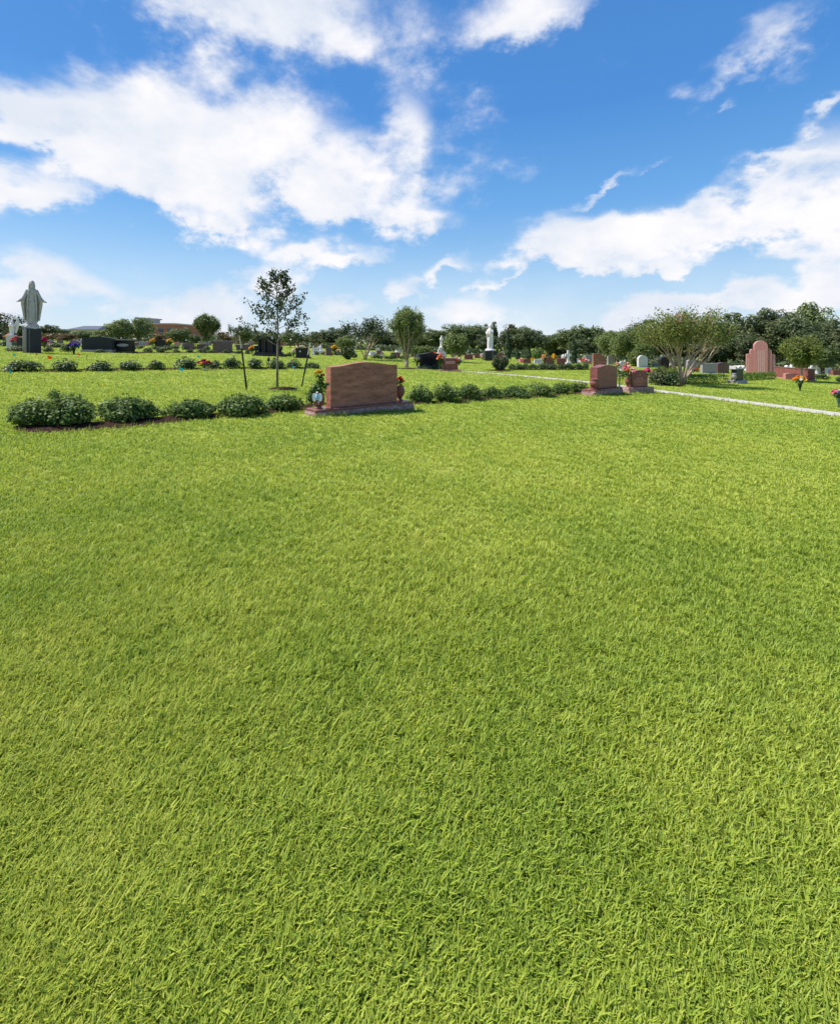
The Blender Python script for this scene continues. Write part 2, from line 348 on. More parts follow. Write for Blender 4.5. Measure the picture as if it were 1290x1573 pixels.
# ------------------------------------------------------------------ ground sheet
def ground():
    xs = np.concatenate([-np.geomspace(1500, 40, 24), np.linspace(-36, 36, 73), np.geomspace(40, 1500, 24)])
    ys = np.concatenate([np.linspace(-40, 60, 101), np.geomspace(64, 2500, 36)])
    V = np.array([(x, y, gz(x)) for y in ys for x in xs]); nx = len(xs); ny = len(ys)
    i = np.arange(nx-1)[None, :]+nx*np.arange(ny-1)[:, None]; i = i.ravel()
    Q = np.stack([i, i+1, i+nx+1, i+nx], 1)
    tag(link_obj('ground', np_mesh('ground', V, Q, True), 'lawn'), 'mown green lawn of the cemetery', None, None, 'structure')
ground()
def ribbon(name, pts, widths, mat, dz=.004, label=None, mound=0.0, jag=0.0, seed=1, kind='structure', cap=False):
    rng = random.Random(seed)
    # resample
    ps = []; 
    for i in range(len(pts)-1):
        a, b = Vector(pts[i]), Vector(pts[i+1]); n = max(2, int((b-a).length/ .12))
        for k in range(n): ps.append((a.lerp(b, k/n), widths[i]+(widths[i+1]-widths[i])*k/n))
    ps.append((Vector(pts[-1]), widths[-1]))
    V = []; K = 8; ends = []
    for i, (p, w) in enumerate(ps):
        d = ps[min(i+1, len(ps)-1)][0]-ps[max(i-1, 0)][0]; nrm = Vector((-d.y, d.x, 0)).normalized()
        endf = 1.0
        if cap:
            s = min(i, len(ps)-1-i)*.12; endf = min(1.0, math.sqrt(max(.02, s/(w*.5))))
        ends.append((p, w*endf))
        jl = 1 + jag*(mnoise.noise(Vector((i*.35, seed, 0)))); jr = 1+jag*(mnoise.noise(Vector((i*.35, seed+9, 0))))
        for k in range(K+1):
            s = k/K*2-1
            off = s*w*.5*endf*(jl if s < 0 else jr)
            q = p + nrm*off
            z = gz(q.x) + dz + mound*(1-s*s) + (mound*.5*rng.uniform(-.5, .5) if abs(s) < .95 else 0)
            V.append((q.x, q.y, z))
    Q = []
    for i in range(len(ps)-1):
        for k in range(K):
            a = i*(K+1)+k; Q.append((a, a+1, a+K+2, a+K+1))
    return tag(link_obj(name, np_mesh(name, V, Q, mound > 0), mat), label, None, None, kind), ends
EXCL = []   # (points, halfwidth) where no grass grows
pw = [W(640, 566.5), W(730, 571.8), W(800, 577.3), W(880, 584.6), W(940, 591.5), W(1000, 599.5), W(1100, 612), W(1200, 625), W(1290, 637.2)]
d_ = (pw[-1]-pw[-2]); pw.append(pw[-1]+d_*3)
_, ps_ = ribbon('concrete_path', pw, [1.15]*len(pw), 'concrete_path', .012, 'narrow pale concrete path crossing the lawn')
EXCL += [(p.x, p.y, .5) for p, w in ps_]
bedL = [W(24, 660), W(85, 660), W(195, 652), W(290, 643), W(372, 637), W(440, 630), W(500, 622)]
_, ps_ = ribbon('mulch_bed', bedL, [.62, .68, .66, .58, .52, .5, .4], 'mulch', .006, 'dark mulch strip under the near shrubs on the left', .05, .5, 3, cap=True)
EXCL += [(p.x, p.y, w*.44) for p, w in ps_]
bedR = [W(628, 620), W(683, 618), W(745, 613), W(810, 611), W(870, 606), W(905, 603)]
_, ps_ = ribbon('mulch_bed', bedR, [.5]*6, 'mulch', .006, 'dark mulch strip under the near shrubs on the right', .04, .4, 5, cap=True)
EXCL += [(p.x, p.y, w*.45) for p, w in ps_]
row2 = [(16,571.5),(98,570.5),(153,569.5),(240,568),(330,567),(390,566.6),(452,566.2),(490,565.6)]
_, ps_ = ribbon('mulch_bed', [W(*q) for q in row2], [.45]*8, 'mulch', .006, 'thin dark mulch strip under the second shrub row', .07, .4, 7, cap=True)
EXCL += [(p.x, p.y, w*.45) for p, w in ps_]
row3 = [(205,542),(300,541.6),(390,543),(440,547.5)]
ribbon('mulch_bed', [W(*q) for q in row3], [.5]*4, 'mulch', .006, 'faint mulch line under the far shrub row', .06, .4, 8, cap=True)
ribbon('mulch_bed', [W(612,566.5), W(650, 567), W(675, 568)], [.5]*3, 'mulch', .006, 'mulch line beside the dark headstone near the leafy tree', .05, .4, 9, cap=True)
ribbon('mulch_bed', [W(760,568.5), W(820, 568), W(905, 568)], [.5]*3, 'mulch', .006, 'mulch line under the clipped round shrubs', .05, .4, 10, cap=True)
def mulch_ring(px, py, r, label):
    c = W(px, py); V = [(c.x, c.y, gz(c.x)+.05)]; n = 28
    for ring, rr, z in ((0, .6, .045), (1, 1.0, .008)):
        for k in range(n):
            a = 2*PI*k/n; q = r*rr*(1+.1*math.sin(3*a+px)+.06*math.sin(7*a)); x = c.x+q*math.cos(a); V.append((x, c.y+q*math.sin(a), gz(x)+z))
    me = bpy.data.meshes.new('mulch_ring'); fs = [(0, 1+k, 1+(k+1)%n) for k in range(n)]+[(1+k, 1+n+k, 1+n+(k+1)%n, 1+(k+1)%n) for k in range(n)]
    me.from_pydata(V, [], fs); me.update(); tag(link_obj('mulch_ring', me, 'mulch'), label, None, None, 'structure')
    EXCL.append((c.x, c.y, r*.9))
mulch_ring(437, 597.5, .42, 'ring of dark mulch round the staked young oak')
mulch_ring(1030, 591, .75, 'mulch patch round the big crape myrtle')
mulch_ring(766, 569.5, .8, 'mulch patch round the pink flowering bush')

# ------------------------------------------------------------------ foliage generators
def dome_pts(rng, w, d, h, lumps, n, inner=.55, base=0.0, floor=.02):
    """points and outward normals on a lumpy low dome (shrub)"""
    L = []
    for i in range(lumps):
        a = rng.uniform(0, 2*PI); e = math.asin(rng.uniform(0.0, 1.0)); k = rng.uniform(.45, .72+.012*max(0, 14-lumps)*2)
        c = np.array([math.cos(a)*math.cos(e)*w*.5*k, math.sin(a)*math.cos(e)*d*.5*k, base+h*(.28+.5*math.sin(e)*k)])
        L.append((c, rng.uniform(.24, .36)))
    L.append((np.array([0, 0, base+h*.45]), .5))
    C = np.array([c for c, r in L]); S = np.array([r for c, r in L]); idx = rng.integers(0, len(L), n)
    dv = sph(rng, n); rad = rng.uniform(inner, 1.0, n)**.6
    sc = np.array([w, d, h*1.05])*.92
    Pn = C[idx]+dv*(S[idx]*rad)[:, None]*sc
    Nn = dv*np.array([1/w, 1/d, 1/h])*h + rng.normal(size=(n, 3))*.55 + np.array([0, 0, .5])
    k = Pn[:, 2] > floor
    Pn = Pn[k]; Nn = Nn[k]
    return Pn, Nn
def shrub_mesh(seed, w, d, h, n, size, lumps=14, asp=.5):
    rng = np.random.default_rng(seed); Pn, Nn = dome_pts(rng, w, d, h, lumps, n)
    # a few sprigs breaking the outline
    ns = max(7, int(n*.006)); a = rng.uniform(0, 2*PI, ns); e = rng.uniform(.3, 1.5, ns)
    tips = np.stack([np.cos(a)*np.cos(e)*w*.42, np.sin(a)*np.cos(e)*d*.42, h*.33+np.sin(e)*h*.55], 1)
    ex = np.repeat(tips, 7, 0)*(1+rng.uniform(0, .10, (ns*7, 1))) + rng.normal(size=(ns*7, 3))*size*.4
    Pn = np.concatenate([Pn, ex]); Nn = np.concatenate([Nn, rng.normal(size=ex.shape)+[0, 0, .4]])
    return leaf_mesh('foliage', rng, Pn, Nn, size, asp)
def stems_mesh(seed, w, h, n=14, r=.008):
    rg = random.Random(seed); bm = bmesh.new()
    for i in range(n):
        a = rg.uniform(0, 2*PI); k = rg.uniform(.3, .8); x = math.cos(a)*w*.4*k; y = math.sin(a)*w*.4*k
        tube(bm, [(x*.15, y*.15, -.02), (x*.5, y*.5, h*.3), (x, y, h*.75)], [r, r*.8, r*.4], 5)
    return bm_mesh('stem', bm)
def tree_line_mesh(seed, lumps, n, size, flat=.0, spread=1.0, low=0.12):
    """unit crown: x,y in -.5..+.5 ; z 0..1 (scaled per tree)"""
    rng = np.random.default_rng(seed); Pn = []; Nn = []
    for i in range(lumps):
        v = sph(rng, 1)[0]; k = rng.uniform(.35, .78)
        c = np.array([v[0]*.5*k, v[1]*.5*k, .52+v[2]*.48*k]); r = rng.uniform(.12, .21)
        m = n//lumps; dv = sph(rng, m); rad = rng.uniform(.6, 1.0, m)
        sc = np.array([1.05, 1.05, .85+flat])
        # each lump is itself made of smaller leaf bunches
        bun = sph(rng, 16)*.75; b = bun[rng.integers(0, 16, m)]
        pp = c + (b + dv*.42*rad[:, None])*r*sc
        Pn.append(pp); Nn.append((b+dv)*.8 + rng.normal(size=(m, 3))*.45 + np.array([0, 0, .45]))
    m = n//5; v = sph(rng, m); Pn.append(np.array([0, 0, .5])+v*np.array([.36, .36, .36])*rng.uniform(.3, 1, (m, 1))); Nn.append(v+rng.normal(size=(m, 3))*.5)
    Pn = np.concatenate(Pn); Nn = np.concatenate(Nn); k = Pn[:, 2] > low
    return leaf_mesh('crown', rng, Pn[k], Nn[k], size, .62)
def grow(rg, p, d, length, r, depth, segs, tips, spread=.6, up=.15, kids=3, shrink=.68, wig=.12):
    pts = [p.copy()]; rad = [r]; n = 4; q = p.copy(); dd = d.copy()
    for i in range(n):
        dd = (dd + Vector((rg.uniform(-wig, wig), rg.uniform(-wig, wig), rg.uniform(-wig, wig)+up*.2))).normalized()
        q = q + dd*length/n; pts.append(q.copy()); rad.append(r*(1-(i+1)/n*.42))
    segs.append((pts, rad))
    if depth == 0:
        tips.append((pts[-1], dd)); tips.append((pts[2], dd)); return
    for k in range(kids):
        a = rg.uniform(0, 2*PI) if kids > 1 else 0
        a = 2*PI*k/kids + rg.uniform(-.6, .6)
        side = dd.cross(Vector((math.cos(a), math.sin(a), .3)))
        if side.length < .1: side = Vector((1, 0, 0))
        side.normalize()
        nd = (dd + side*spread*rg.uniform(.6, 1.2) + Vector((0, 0, up))).normalized()
        s = rg.choice((3, 4)) if k else 4
        grow(rg, pts[s].copy(), nd, length*shrink*rg.uniform(.8, 1.15), rad[s]*.8, depth-1, segs, tips, spread, up, kids, shrink, wig)
def limbs_mesh(segs, seg=6):
    bm = bmesh.new()
    for pts, rad in segs: tube(bm, pts, rad, seg)
    return bm_mesh('limb', bm, True)
def tip_leaves(seed, tips, per, spread, size, asp=.5):
    rng = np.random.default_rng(seed); T = np.array([list(t[0]) for t in tips]); D = np.array([list(t[1]) for t in tips])
    Pn = np.repeat(T, per, 0) + rng.normal(size=(len(T)*per, 3))*spread + np.repeat(D, per, 0)*rng.uniform(-1.5, 1.5, (len(T)*per, 1))*spread
    return leaf_mesh('foliage', rng, Pn, rng.normal(size=Pn.shape)*.8+[0, 0, .6], size, asp)

# ------------------------------------------------------------------ near shrubs
ORD = ['first', 'second', 'third', 'fourth', 'fifth', 'sixth', 'seventh', 'eighth', 'ninth', 'tenth', 'eleventh', 'twelfth', 'thirteenth', 'fourteenth', 'fifteenth', 'sixteenth']
def near_shrub(px, pyb, pyt, wpx, seed, n, size, label, group, mat='shrub_leaf', dk=.8, back=.5):
    c = W(px, pyb); Y = c.y; w = wpx*.93/F*Y; d = w*dk
    c = c + Vector((c.x, c.y, 0)).normalized()*d*.38; c.z = gz(c.x)
    h = CAMH-(pyt-HZ)/F*(c.y) - c.z
    t = thing('shrub', c, 0, label, 'shrub', group)
    link_obj('foliage', shrub_mesh(seed, w, d, h, n, size, 10), mat, t)
    link_obj('stem', stems_mesh(seed, w, h), 'grey_bark', t)
    return t
G1 = 'shrubs in the near mulch bed'
near_shrub(86, 659, 601, 120, 11, 5200, .062, 'largest rounded glossy shrub at the left end of the near bed', G1)
near_shrub(194, 652, 609, 100, 12, 4300, .062, 'broad green shrub second from the left in the near bed', G1)
near_shrub(291, 645, 612, 76, 13, 3400, .06, 'yellowish low shrub in the middle of the left near bed', G1)
near_shrub(371, 641, 604, 76, 14, 3400, .06, 'domed dark green shrub below the left iron stake', G1)
near_shrub(438, 634, 604, 64, 15, 2800, .058, 'green shrub just left of the big brown headstone', G1)
near_shrub(484, 622, 588, 26, 16, 1200, .055, 'small shrub peeping out behind the left urn of the brown headstone', G1, back=0)
for i, (px, b, tp, w) in enumerate([(647,620,591,40),(684,619,586,52),(720,616,588,44),(756,613,593,36),(791,612,592,42),(826,610,586,50),(861,606,586,40),(889,604,584,36)]):
    near_shrub(px, b, tp, w, 30+i, 2300, .06, '%s dark green shrub right of the big brown headstone, counted along the bed' % ORD[i], G1)

# ------------------------------------------------------------------ small shrubs (shared meshes)
def unit_shrub(seed, n, size): return shrub_mesh(seed, 1.0, 1.0, 1.0, n, size, 12, .55)
USH = [unit_shrub(100+i, 1100, .105) for i in range(4)]
for i, m_ in enumerate(USH): m_.materials.append(M['shrub_leaf_dark'])
USG = [unit_shrub(120+i, 800, .12) for i in range(3)]
for m_ in USG: m_.materials.append(M['shrub_leaf_grey'])
UHG = [unit_shrub(140+i, 1000, .10) for i in range(3)]
for m_ in UHG: m_.materials.append(M['hedge_leaf'])
_c = [0]
def small_shrub(px, pyb, wpx, hpx, label, group, kind='d', name='shrub'):
    c = W(px, pyb); Y = c.y; w = wpx*1.06/F*Y; h = hpx*1.25/F*(Y+w*.3)
    c = c + Vector((c.x, c.y, 0)).normalized()*w*.3; c.z = gz(c.x)-.02
    L = {'d': USH, 'g': USG, 'h': UHG}[kind]; _c[0] += 1
    o = link_obj(name, L[_c[0] % len(L)], None); o.location = c; o.scale = (w, w*.9, h); o.rotation_euler = (0, 0, _c[0]*1.3)
    return tag(o, label, 'shrub', group)
G2 = 'dark shrubs in the second mulch row'
for i, (px, b, w, h) in enumerate([(36,572,42,17),(99,571.5,31,18),(156,570.5,38,14),(201,569.5,36,14),(240,569,22,15),(284,567.5,31,17),(331,567,22,12),(358,567,25,17),(391,567,29,15),(423,567,25,15),(452,566.6,23,13),(480,566.3,21,9)]):
    small_shrub(px, b, w, h, '%s shrub from the left in the second mulch row across the lawn' % ORD[i], G2)
G3 = 'small shrubs in the far row before the headstones'
for i, (px, b, w, h) in enumerate([(227,542,12,8),(248.5,542,15,10),(270,542,12,6),(291,542,12,6.5),(311,542.2,15,7),(327,542.4,14,5.5),(346.5,542.7,12,5),(365,543,11,5),(380.5,544,10,7),(444.5,547.5,12,6)]):
    small_shrub(px, b, w, h, '%s tiny shrub from the left in the far row before the headstones' % ORD[i], G3)
G4 = 'little shrubs along the far centre of the lawn'
for i, (px, b, w, h) in enumerate([(485,545,10,5),(497,545,9,4.5),(507.5,545.3,9,5),(517,545.5,10,5),(525,546,8,4),(544,550,13,8),(579,551,15,7),(592,551,9,5),(604,551.5,17,7),(620,552,12,6)]):
    small_shrub(px, b, w, h, '%s small shrub of the far centre line behind the brown headstone' % ORD[i], G4)
G5 = 'clipped round shrubs beyond the path'
for i, px in enumerate([786,796,807.6,820,832,842,851,861.6,871.5,880,888.5,897.5]):
    small_shrub(px, 568, 13.5, 9+(i%3)*.5, '%s ball of the clipped shrub line beyond the path' % ORD[i], G5)
G6 = 'pale shrubs among the left headstones'
sp = [(10,532,18,9,'behind the white winged sculpture'),(24,540,24,9,'left of the black pedestal in front'),(74,541,14,8,'just right of the black pedestal'),(104,541,18,12,'behind the purple flowers'),(86,534,22,8,'in the gap right of the pedestal'),(62,531,12,6,'half hidden behind the black pedestal'),
      (154,542,18,5,'at the foot of the wide charcoal headstone'),(137,536,16,6,'behind the wide charcoal headstone'),(215,536,14,6,'right of the oval plaque headstone, far'),(238,537,13,6,'below the left yellow blooms'),(256,538,15,7,'below the small black headstone'),(268,536,14,6,'below the right yellow blooms'),(284,537,12,5,'in front of the brown far headstone'),(302,536,12,5,'left of the purple grey headstone, small'),(318,538,10,7,'touching the purple grey headstone')]
for i, (px, b, w, h, s) in enumerate(sp):
    small_shrub(px, b, w, h, 'pale low shrub '+s, G6, 'g' if i % 3 else 'd')
small_shrub(653, 567.5, 15, 7, 'grey green low shrub left at the foot of the black headstone', None, 'g')
small_shrub(667, 568, 12, 8, 'dark low shrub right at the foot of the black headstone', None, 'd')
small_shrub(1136, 566, 24, 15, 'bright green ball shrub left of the stepped rose monument', None, 'h')
small_shrub(1092, 563, 40, 19, 'loose grey green shrub behind the grey headstones', None, 'g')
small_shrub(1167, 573, 20, 8, 'brownish low shrub at the right foot of the stepped monument', None, 'g')
small_shrub(1259, 583, 20, 9, 'clipped low shrub at the right end of the red wall', None, 'd')
small_shrub(1290, 587, 10, 9, 'clipped shrub cut by the right edge of the view', None, 'd')
small_shrub(990, 562, 16, 7, 'dark low shrub before the rounded grey headstone', None, 'd')
small_shrub(1012, 592, 34, 22, 'sprawling pale shrub at the left foot of the crape myrtle', None, 'g')
small_shrub(1028, 593, 34, 19, 'dark low shrub in the mulch below the crape myrtle', None, 'd')
small_shrub(910, 556, 18, 5, 'strip of low shrub under the curved red headstone', None, 'd')
def box_hedge(px0, pyb0, px1, pyb1, hpx, depth, label, seed):
    a = W(px0, pyb0); b = W(px1, pyb1); L = (b-a).length; h = hpx/F*(a.y+b.y)/2; rng = np.random.default_rng(seed)
    n = int(2300*max(1, L/3)); q = rng.uniform(-.5, .5, (n, 3)); face = rng.integers(0, 4, n)
    q[face == 0, 1] = -.5; q[face == 1, 2] = .5; q[face == 2, 1] = .5; q[face == 3, 2] = .4
    q[:, 1] += np.sign(q[:, 1])*.08*np.sin(q[:, 0]*L*5)*.5
    Pn = q*np.array([L, depth, h]) + rng.normal(size=(n, 3))*.02; Pn[:, 2] += h*.5 + .03*np.sin(Pn[:, 0]*4.3)
    Nn = np.where(np.abs(q) > .42, np.sign(q), 0)+rng.normal(size=(n, 3))*.5
    d = (b-a); t = link_obj('clipped_hedge', leaf_mesh('hedge', rng, Pn, Nn, .075, .6), 'hedge_leaf')
    mid = (a+b)/2; nr = Vector((-d.y, d.x, 0)).normalized(); mid += nr*depth*.5; t.location = (mid.x, mid.y, gz(mid.x)-.02)
    t.rotation_euler = (0, -math.atan2(b.z-a.z, math.hypot(d.x, d.y)), math.atan2(d.y, d.x)); tag(t, label, 'hedge', 'clipped hedges beside the grey monument')
box_hedge(1052, 590.5, 1120, 588, 13, .6, 'clipped green hedge left of the dark scroll topped monument', 5)
box_hedge(1142, 585, 1192, 582, 10, .6, 'clipped green hedge right of the dark scroll topped monument', 6)

# ------------------------------------------------------------------ tree line and far trees
def line_tree(protos, px, Y, top, wpx, label, cat='tree', barkm='grey_bark', crown_low=.25, name='tree', group='trees along the far edge', seed=0, trunkw=1.0):
    c = P(px, Y); H = CAMH-(top-HZ)/F*Y - c.z; w = wpx/F*Y
    t = thing(name, c, (px*.37+seed) % 6.28, label, cat, group)
    z0 = H*crown_low
    me = protos[int(px+seed) % len(protos)]
    o = link_obj('crown', me, None, t); o.location = (0, 0, z0-.02*H); o.scale = (w*1.08, w*1.08, (H-z0)*1.03)
    rg = random.Random(int(px*7)+seed); bm = bmesh.new(); r = max(.05, w*.028)*trunkw
    tube(bm, [(0,0,-.1),(rg.uniform(-.05,.05)*w, 0, z0*.6),(rg.uniform(-.06,.06)*w, 0, z0+.35*(H-z0))], [r*1.3, r, r*.6], 8)
    for k in range(6):
        a = rg.uniform(0, 6.28); s = z0+.04*H*k/6*3
        tube(bm, [(0,0,s*.85),(math.cos(a)*w*.14, math.sin(a)*w*.14, s+.12*(H-z0)),(math.cos(a)*w*.32, math.sin(a)*w*.32, s+.32*(H-z0))], [r*.6, r*.42, r*.2], 6)
    link_obj('trunk', bm_mesh('trunk', bm, True), barkm, t)
    return t
def proto(mat, k, lumps, n, size, **kw):
    L = [tree_line_mesh(200+hash((mat)) % 1 + i*7+len(mat), lumps, n, size, **kw) for i in range(k)]
    for m_ in L: m_.materials.append(M[mat])
    return L
DK = proto('dark_tree_leaf', 4, 34, 9500, .042)
MD = proto('mid_tree_leaf', 4, 30, 8000, .045)
LT = proto('light_tree_leaf', 3, 26, 6500, .048)
RU = proto('russet_leaf', 1, 16, 2500, .06)
SPT = proto('oak_leaf', 2, 20, 1600, .05)
TL = [ # kind, px, Y, top, w, label
 (SPT,8,62,474,70,'thin leafed tree behind the white winged sculpture at the left edge'),
 (DK,-25,66,488,60,'dark tree cut by the left edge of the view'),
 (DK,34,75,497,44,'dark tree right behind the standing robed statue'),
 (DK,72,80,497,34,'dark round tree just right of the robed statue'),
 (DK,92,85,503,26,'dark small tree left of the blue roofed building'),
 (MD,126,62,506,26,'dull green tree before the blue roofed building'),
 (RU,103,60,511,30,'brownish shrubby tree before the blue roof'),
 (LT,162,60,504,34,'pale low tree behind the wide charcoal headstone'),
 (LT,184,60,489,46,'tall light green tree left of the brick building'),
 (LT,213,62,487,46,'light green tree hiding the left end of the brick building'),
 (RU,243,58,511,30,'brownish low tree before the brick wall'),
 (MD,276,62,501,36,'mid green tree at the right end of the brick building'),
 (DK,300,66,512,20,'small dark round tree left of the slender tall tree'),
 (RU,346,75,506,30,'reddish tree behind the white tent roofs'),
 (MD,374,66,500,32,'mid green tree behind the left iron stake'),
 (MD,397,75,507,30,'grey green tree left of the columned black monument'),
 (MD,418,80,509,40,'low green tree behind the young oak'),
 (LT,447,70,508,36,'pale tree just right of the young oak trunk'),
 (DK,470,85,512,32,'dark tree at the left end of the dark wood'),
 (DK,490,80,507,44,'dark broad tree above the right iron stake'),
 (DK,515,78,501,50,'tallest dark tree left of the crape myrtle clump'),
 (LT,533,62,516,34,'low light green tree in front of the dark wood'),
 (MD,585,80,508,44,'green tree right behind the airy crape myrtle'),
 (DK,606,78,507,40,'dark tree left behind the upright leafy tree'),
 (DK,596,90,514,50,'dark low tree behind the green tent'),
 (DK,640,85,507,46,'dark tree right behind the upright leafy tree'),
 (MD,668,80,502,50,'green tree behind the small white statue'),
 (DK,655,88,516,50,'dark tree left of the small white statue'),
 (MD,700,78,496,56,'bushy green tree right of the small white statue'),
 (MD,728,80,495,48,'rounded green tree left of the tall white statue'),
 (DK,754,92,491,26,'dark round crown peeping above the tall white statue'),
 (DK,745,76,512,44,'dark low tree behind the tall statue pedestal'),
 (RU,780,90,490,30,'reddish brown crown above the dark trees'),
 (DK,786,78,502,56,'dark tree right of the tall white statue'),
 (DK,813,76,501,62,'broad dark domed tree right of the cypress'),
 (MD,800,86,498,50,'green crown behind the dark domed tree'),
 (MD,850,84,509,46,'light mid green tree in the dip of the tree line'),
 (MD,876,80,501,54,'green tree behind the white stone cross'),
 (MD,905,78,495,60,'tall green tree behind the curved red headstone'),
 (DK,890,76,518,46,'dark understorey tree behind the cypress by the cross'),
 (LT,934,62,508,46,'light green tree right of the curved red headstone'),
 (DK,960,72,507,60,'dark tree behind the pale crape myrtles'),
 (DK,990,70,487,66,'dark tree left behind the big crape myrtle'),
 (DK,1010,66,505,70,'dark low tree filling the gap left of the big crape myrtle'),
 (DK,1045,66,500,80,'dark tree directly behind the big crape myrtle'),
 (DK,1085,62,482,80,'dark tree right behind the big crape myrtle'),
 (DK,1130,58,476,90,'broad dark oak behind the grey headstones'),
 (DK,1172,56,469,92,'tallest dark oak behind the stepped rose monument'),
 (DK,1205,54,478,80,'dark oak right of the stepped rose monument'),
 (LT,1243,62,466,64,'light green tree top rising above the oaks at the right'),
 (DK,1232,52,492,80,'dark oak behind the small lawn tree'),
 (DK,1268,52,487,70,'dark oak near the right edge'),
 (DK,1300,50,500,70,'dark oak cut by the right edge'),
 (MD,1262,45,528,46,'low spreading tree at the right end of the red wall'),
 (DK,1150,54,505,70,'low dark tree filling behind the stepped monument'),
 (DK,1095,56,515,60,'low dark tree behind the grey green shrub'),
]
for i, (pr, px, Y, top, w, lab) in enumerate(TL):
    line_tree(pr, px, Y, top, w, lab, crown_low=.16 if pr is not SPT else .3, seed=i)
# understorey greenery, so the wood closes towards the ground
rng = np.random.default_rng(77)
def wood_floor(pts, h, label, seed, mat='dark_tree_leaf', n=9000):
    rng = np.random.default_rng(seed); A = np.array([[p.x, p.y] for p in pts]); L = []
    k = rng.integers(0, len(A)-1, n); f = rng.uniform(0, 1, n)[:, None]
    xy = A[k]*(1-f)+A[k+1]*f + rng.normal(size=(n, 2))*1.2
    z = np.array([gz(x) for x in xy[:, 0]]) + rng.uniform(0, 1, n)**1.0*h*(.75+.35*np.sin(xy[:, 0]*.9)+.15*np.sin(xy[:, 0]*2.7))
    Pn = np.stack([xy[:, 0], xy[:, 1], z], 1)
    tag(link_obj('undergrowth', leaf_mesh('undergrowth', rng, Pn, rng.normal(size=Pn.shape)+[0, -.5, .5], .42, .6), mat), label, 'undergrowth', None, 'stuff')
wood_floor([P(470, 92), P(600, 98), P(700, 95), P(830, 92)], 2.6, 'shadowy undergrowth below the far middle trees', 5)
wood_floor([P(830, 88), P(900, 84), P(1000, 76), P(1100, 66), P(1200, 60), P(1330, 56)], 3.2, 'shadowy undergrowth below the trees on the right', 6, n=14000)
wood_floor([P(-60, 88), P(80, 95), P(300, 92), P(470, 96)], 1.6, 'low far greenery behind the left headstones', 7, 'mid_tree_leaf', 7000)

wood_floor([P(-40, 64), P(60, 70), P(130, 72)], 1.0, 'brownish low shrubbery far behind the black pedestal', 8, 'russet_leaf', 2600)
wood_floor([P(130, 76), P(260, 78), P(330, 80)], 1.3, 'grey green low shrubbery behind the left headstones', 9, 'shrub_leaf_grey', 4200)
wood_floor([P(320, 84), P(400, 86), P(480, 88)], 1.2, 'brownish shrubbery below the far tents', 10, 'russet_leaf', 3200)
wood_floor([P(470, 74), P(560, 76), P(640, 74)], .9, 'low grey green planting behind the big brown headstone', 11, 'shrub_leaf_grey', 3000)
wood_floor([P(640, 70), P(760, 72), P(900, 66)], .9, 'low dark planting behind the statues', 12, 'shrub_leaf_dark', 4200)
wood_floor([P(900, 60), P(1010, 56), P(1120, 52), P(1300, 46)], 1.0, 'low planting behind the right headstones', 13, 'shrub_leaf_grey', 5000)
def cypress(px, pyb, top, wpx, label, seed):
    c = W(px, pyb); Y = c.y; h = (pyb-top)/F*Y; w = wpx/F*Y; rng = np.random.default_rng(seed); n = 2600
    z = rng.uniform(.04, 1, n); r = np.minimum(1, (1-z)**.55*1.25)*.5*(1+.15*np.sin(z*30)); a = rng.uniform(0, 2*PI, n)
    Pn = np.stack([np.cos(a)*r*w*rng.uniform(.6, 1.05, n), np.sin(a)*r*w*rng.uniform(.6, 1.05, n), z*h], 1)
    t = thing('cypress_tree', c, 0, label, 'cypress', 'columnar cypresses near the statues')
    link_obj('crown', leaf_mesh('crown', rng, Pn, np.stack([np.cos(a), np.sin(a), .6+0*a], 1)+rng.normal(size=(n, 3))*.4, .16, .45), 'cypress_leaf', t)
    bm = bmesh.new(); tube(bm, [(0,0,-.1),(0,0,h*.5)], [.07,.04], 6); link_obj('trunk', bm_mesh('trunk', bm), 'bark', t)
cypress(780, 553, 505, 9, 'slim tall cypress right of the tall white statue', 3)
cypress(881, 559, 520, 9, 'slim cypress right of the white stone cross', 4)
cypress(911, 551, 499, 4.5, 'thinnest cypress pole above the curved red headstone', 5)
cypress(795, 552, 537, 6, 'short cypress beside the taller slim one', 6)
small_shrub(809, 553, 14, 16, 'dark ball topiary before the domed tree', None, 'd')
small_shrub(824, 553, 16, 17, 'light green ball topiary before the domed tree', None, 'h')

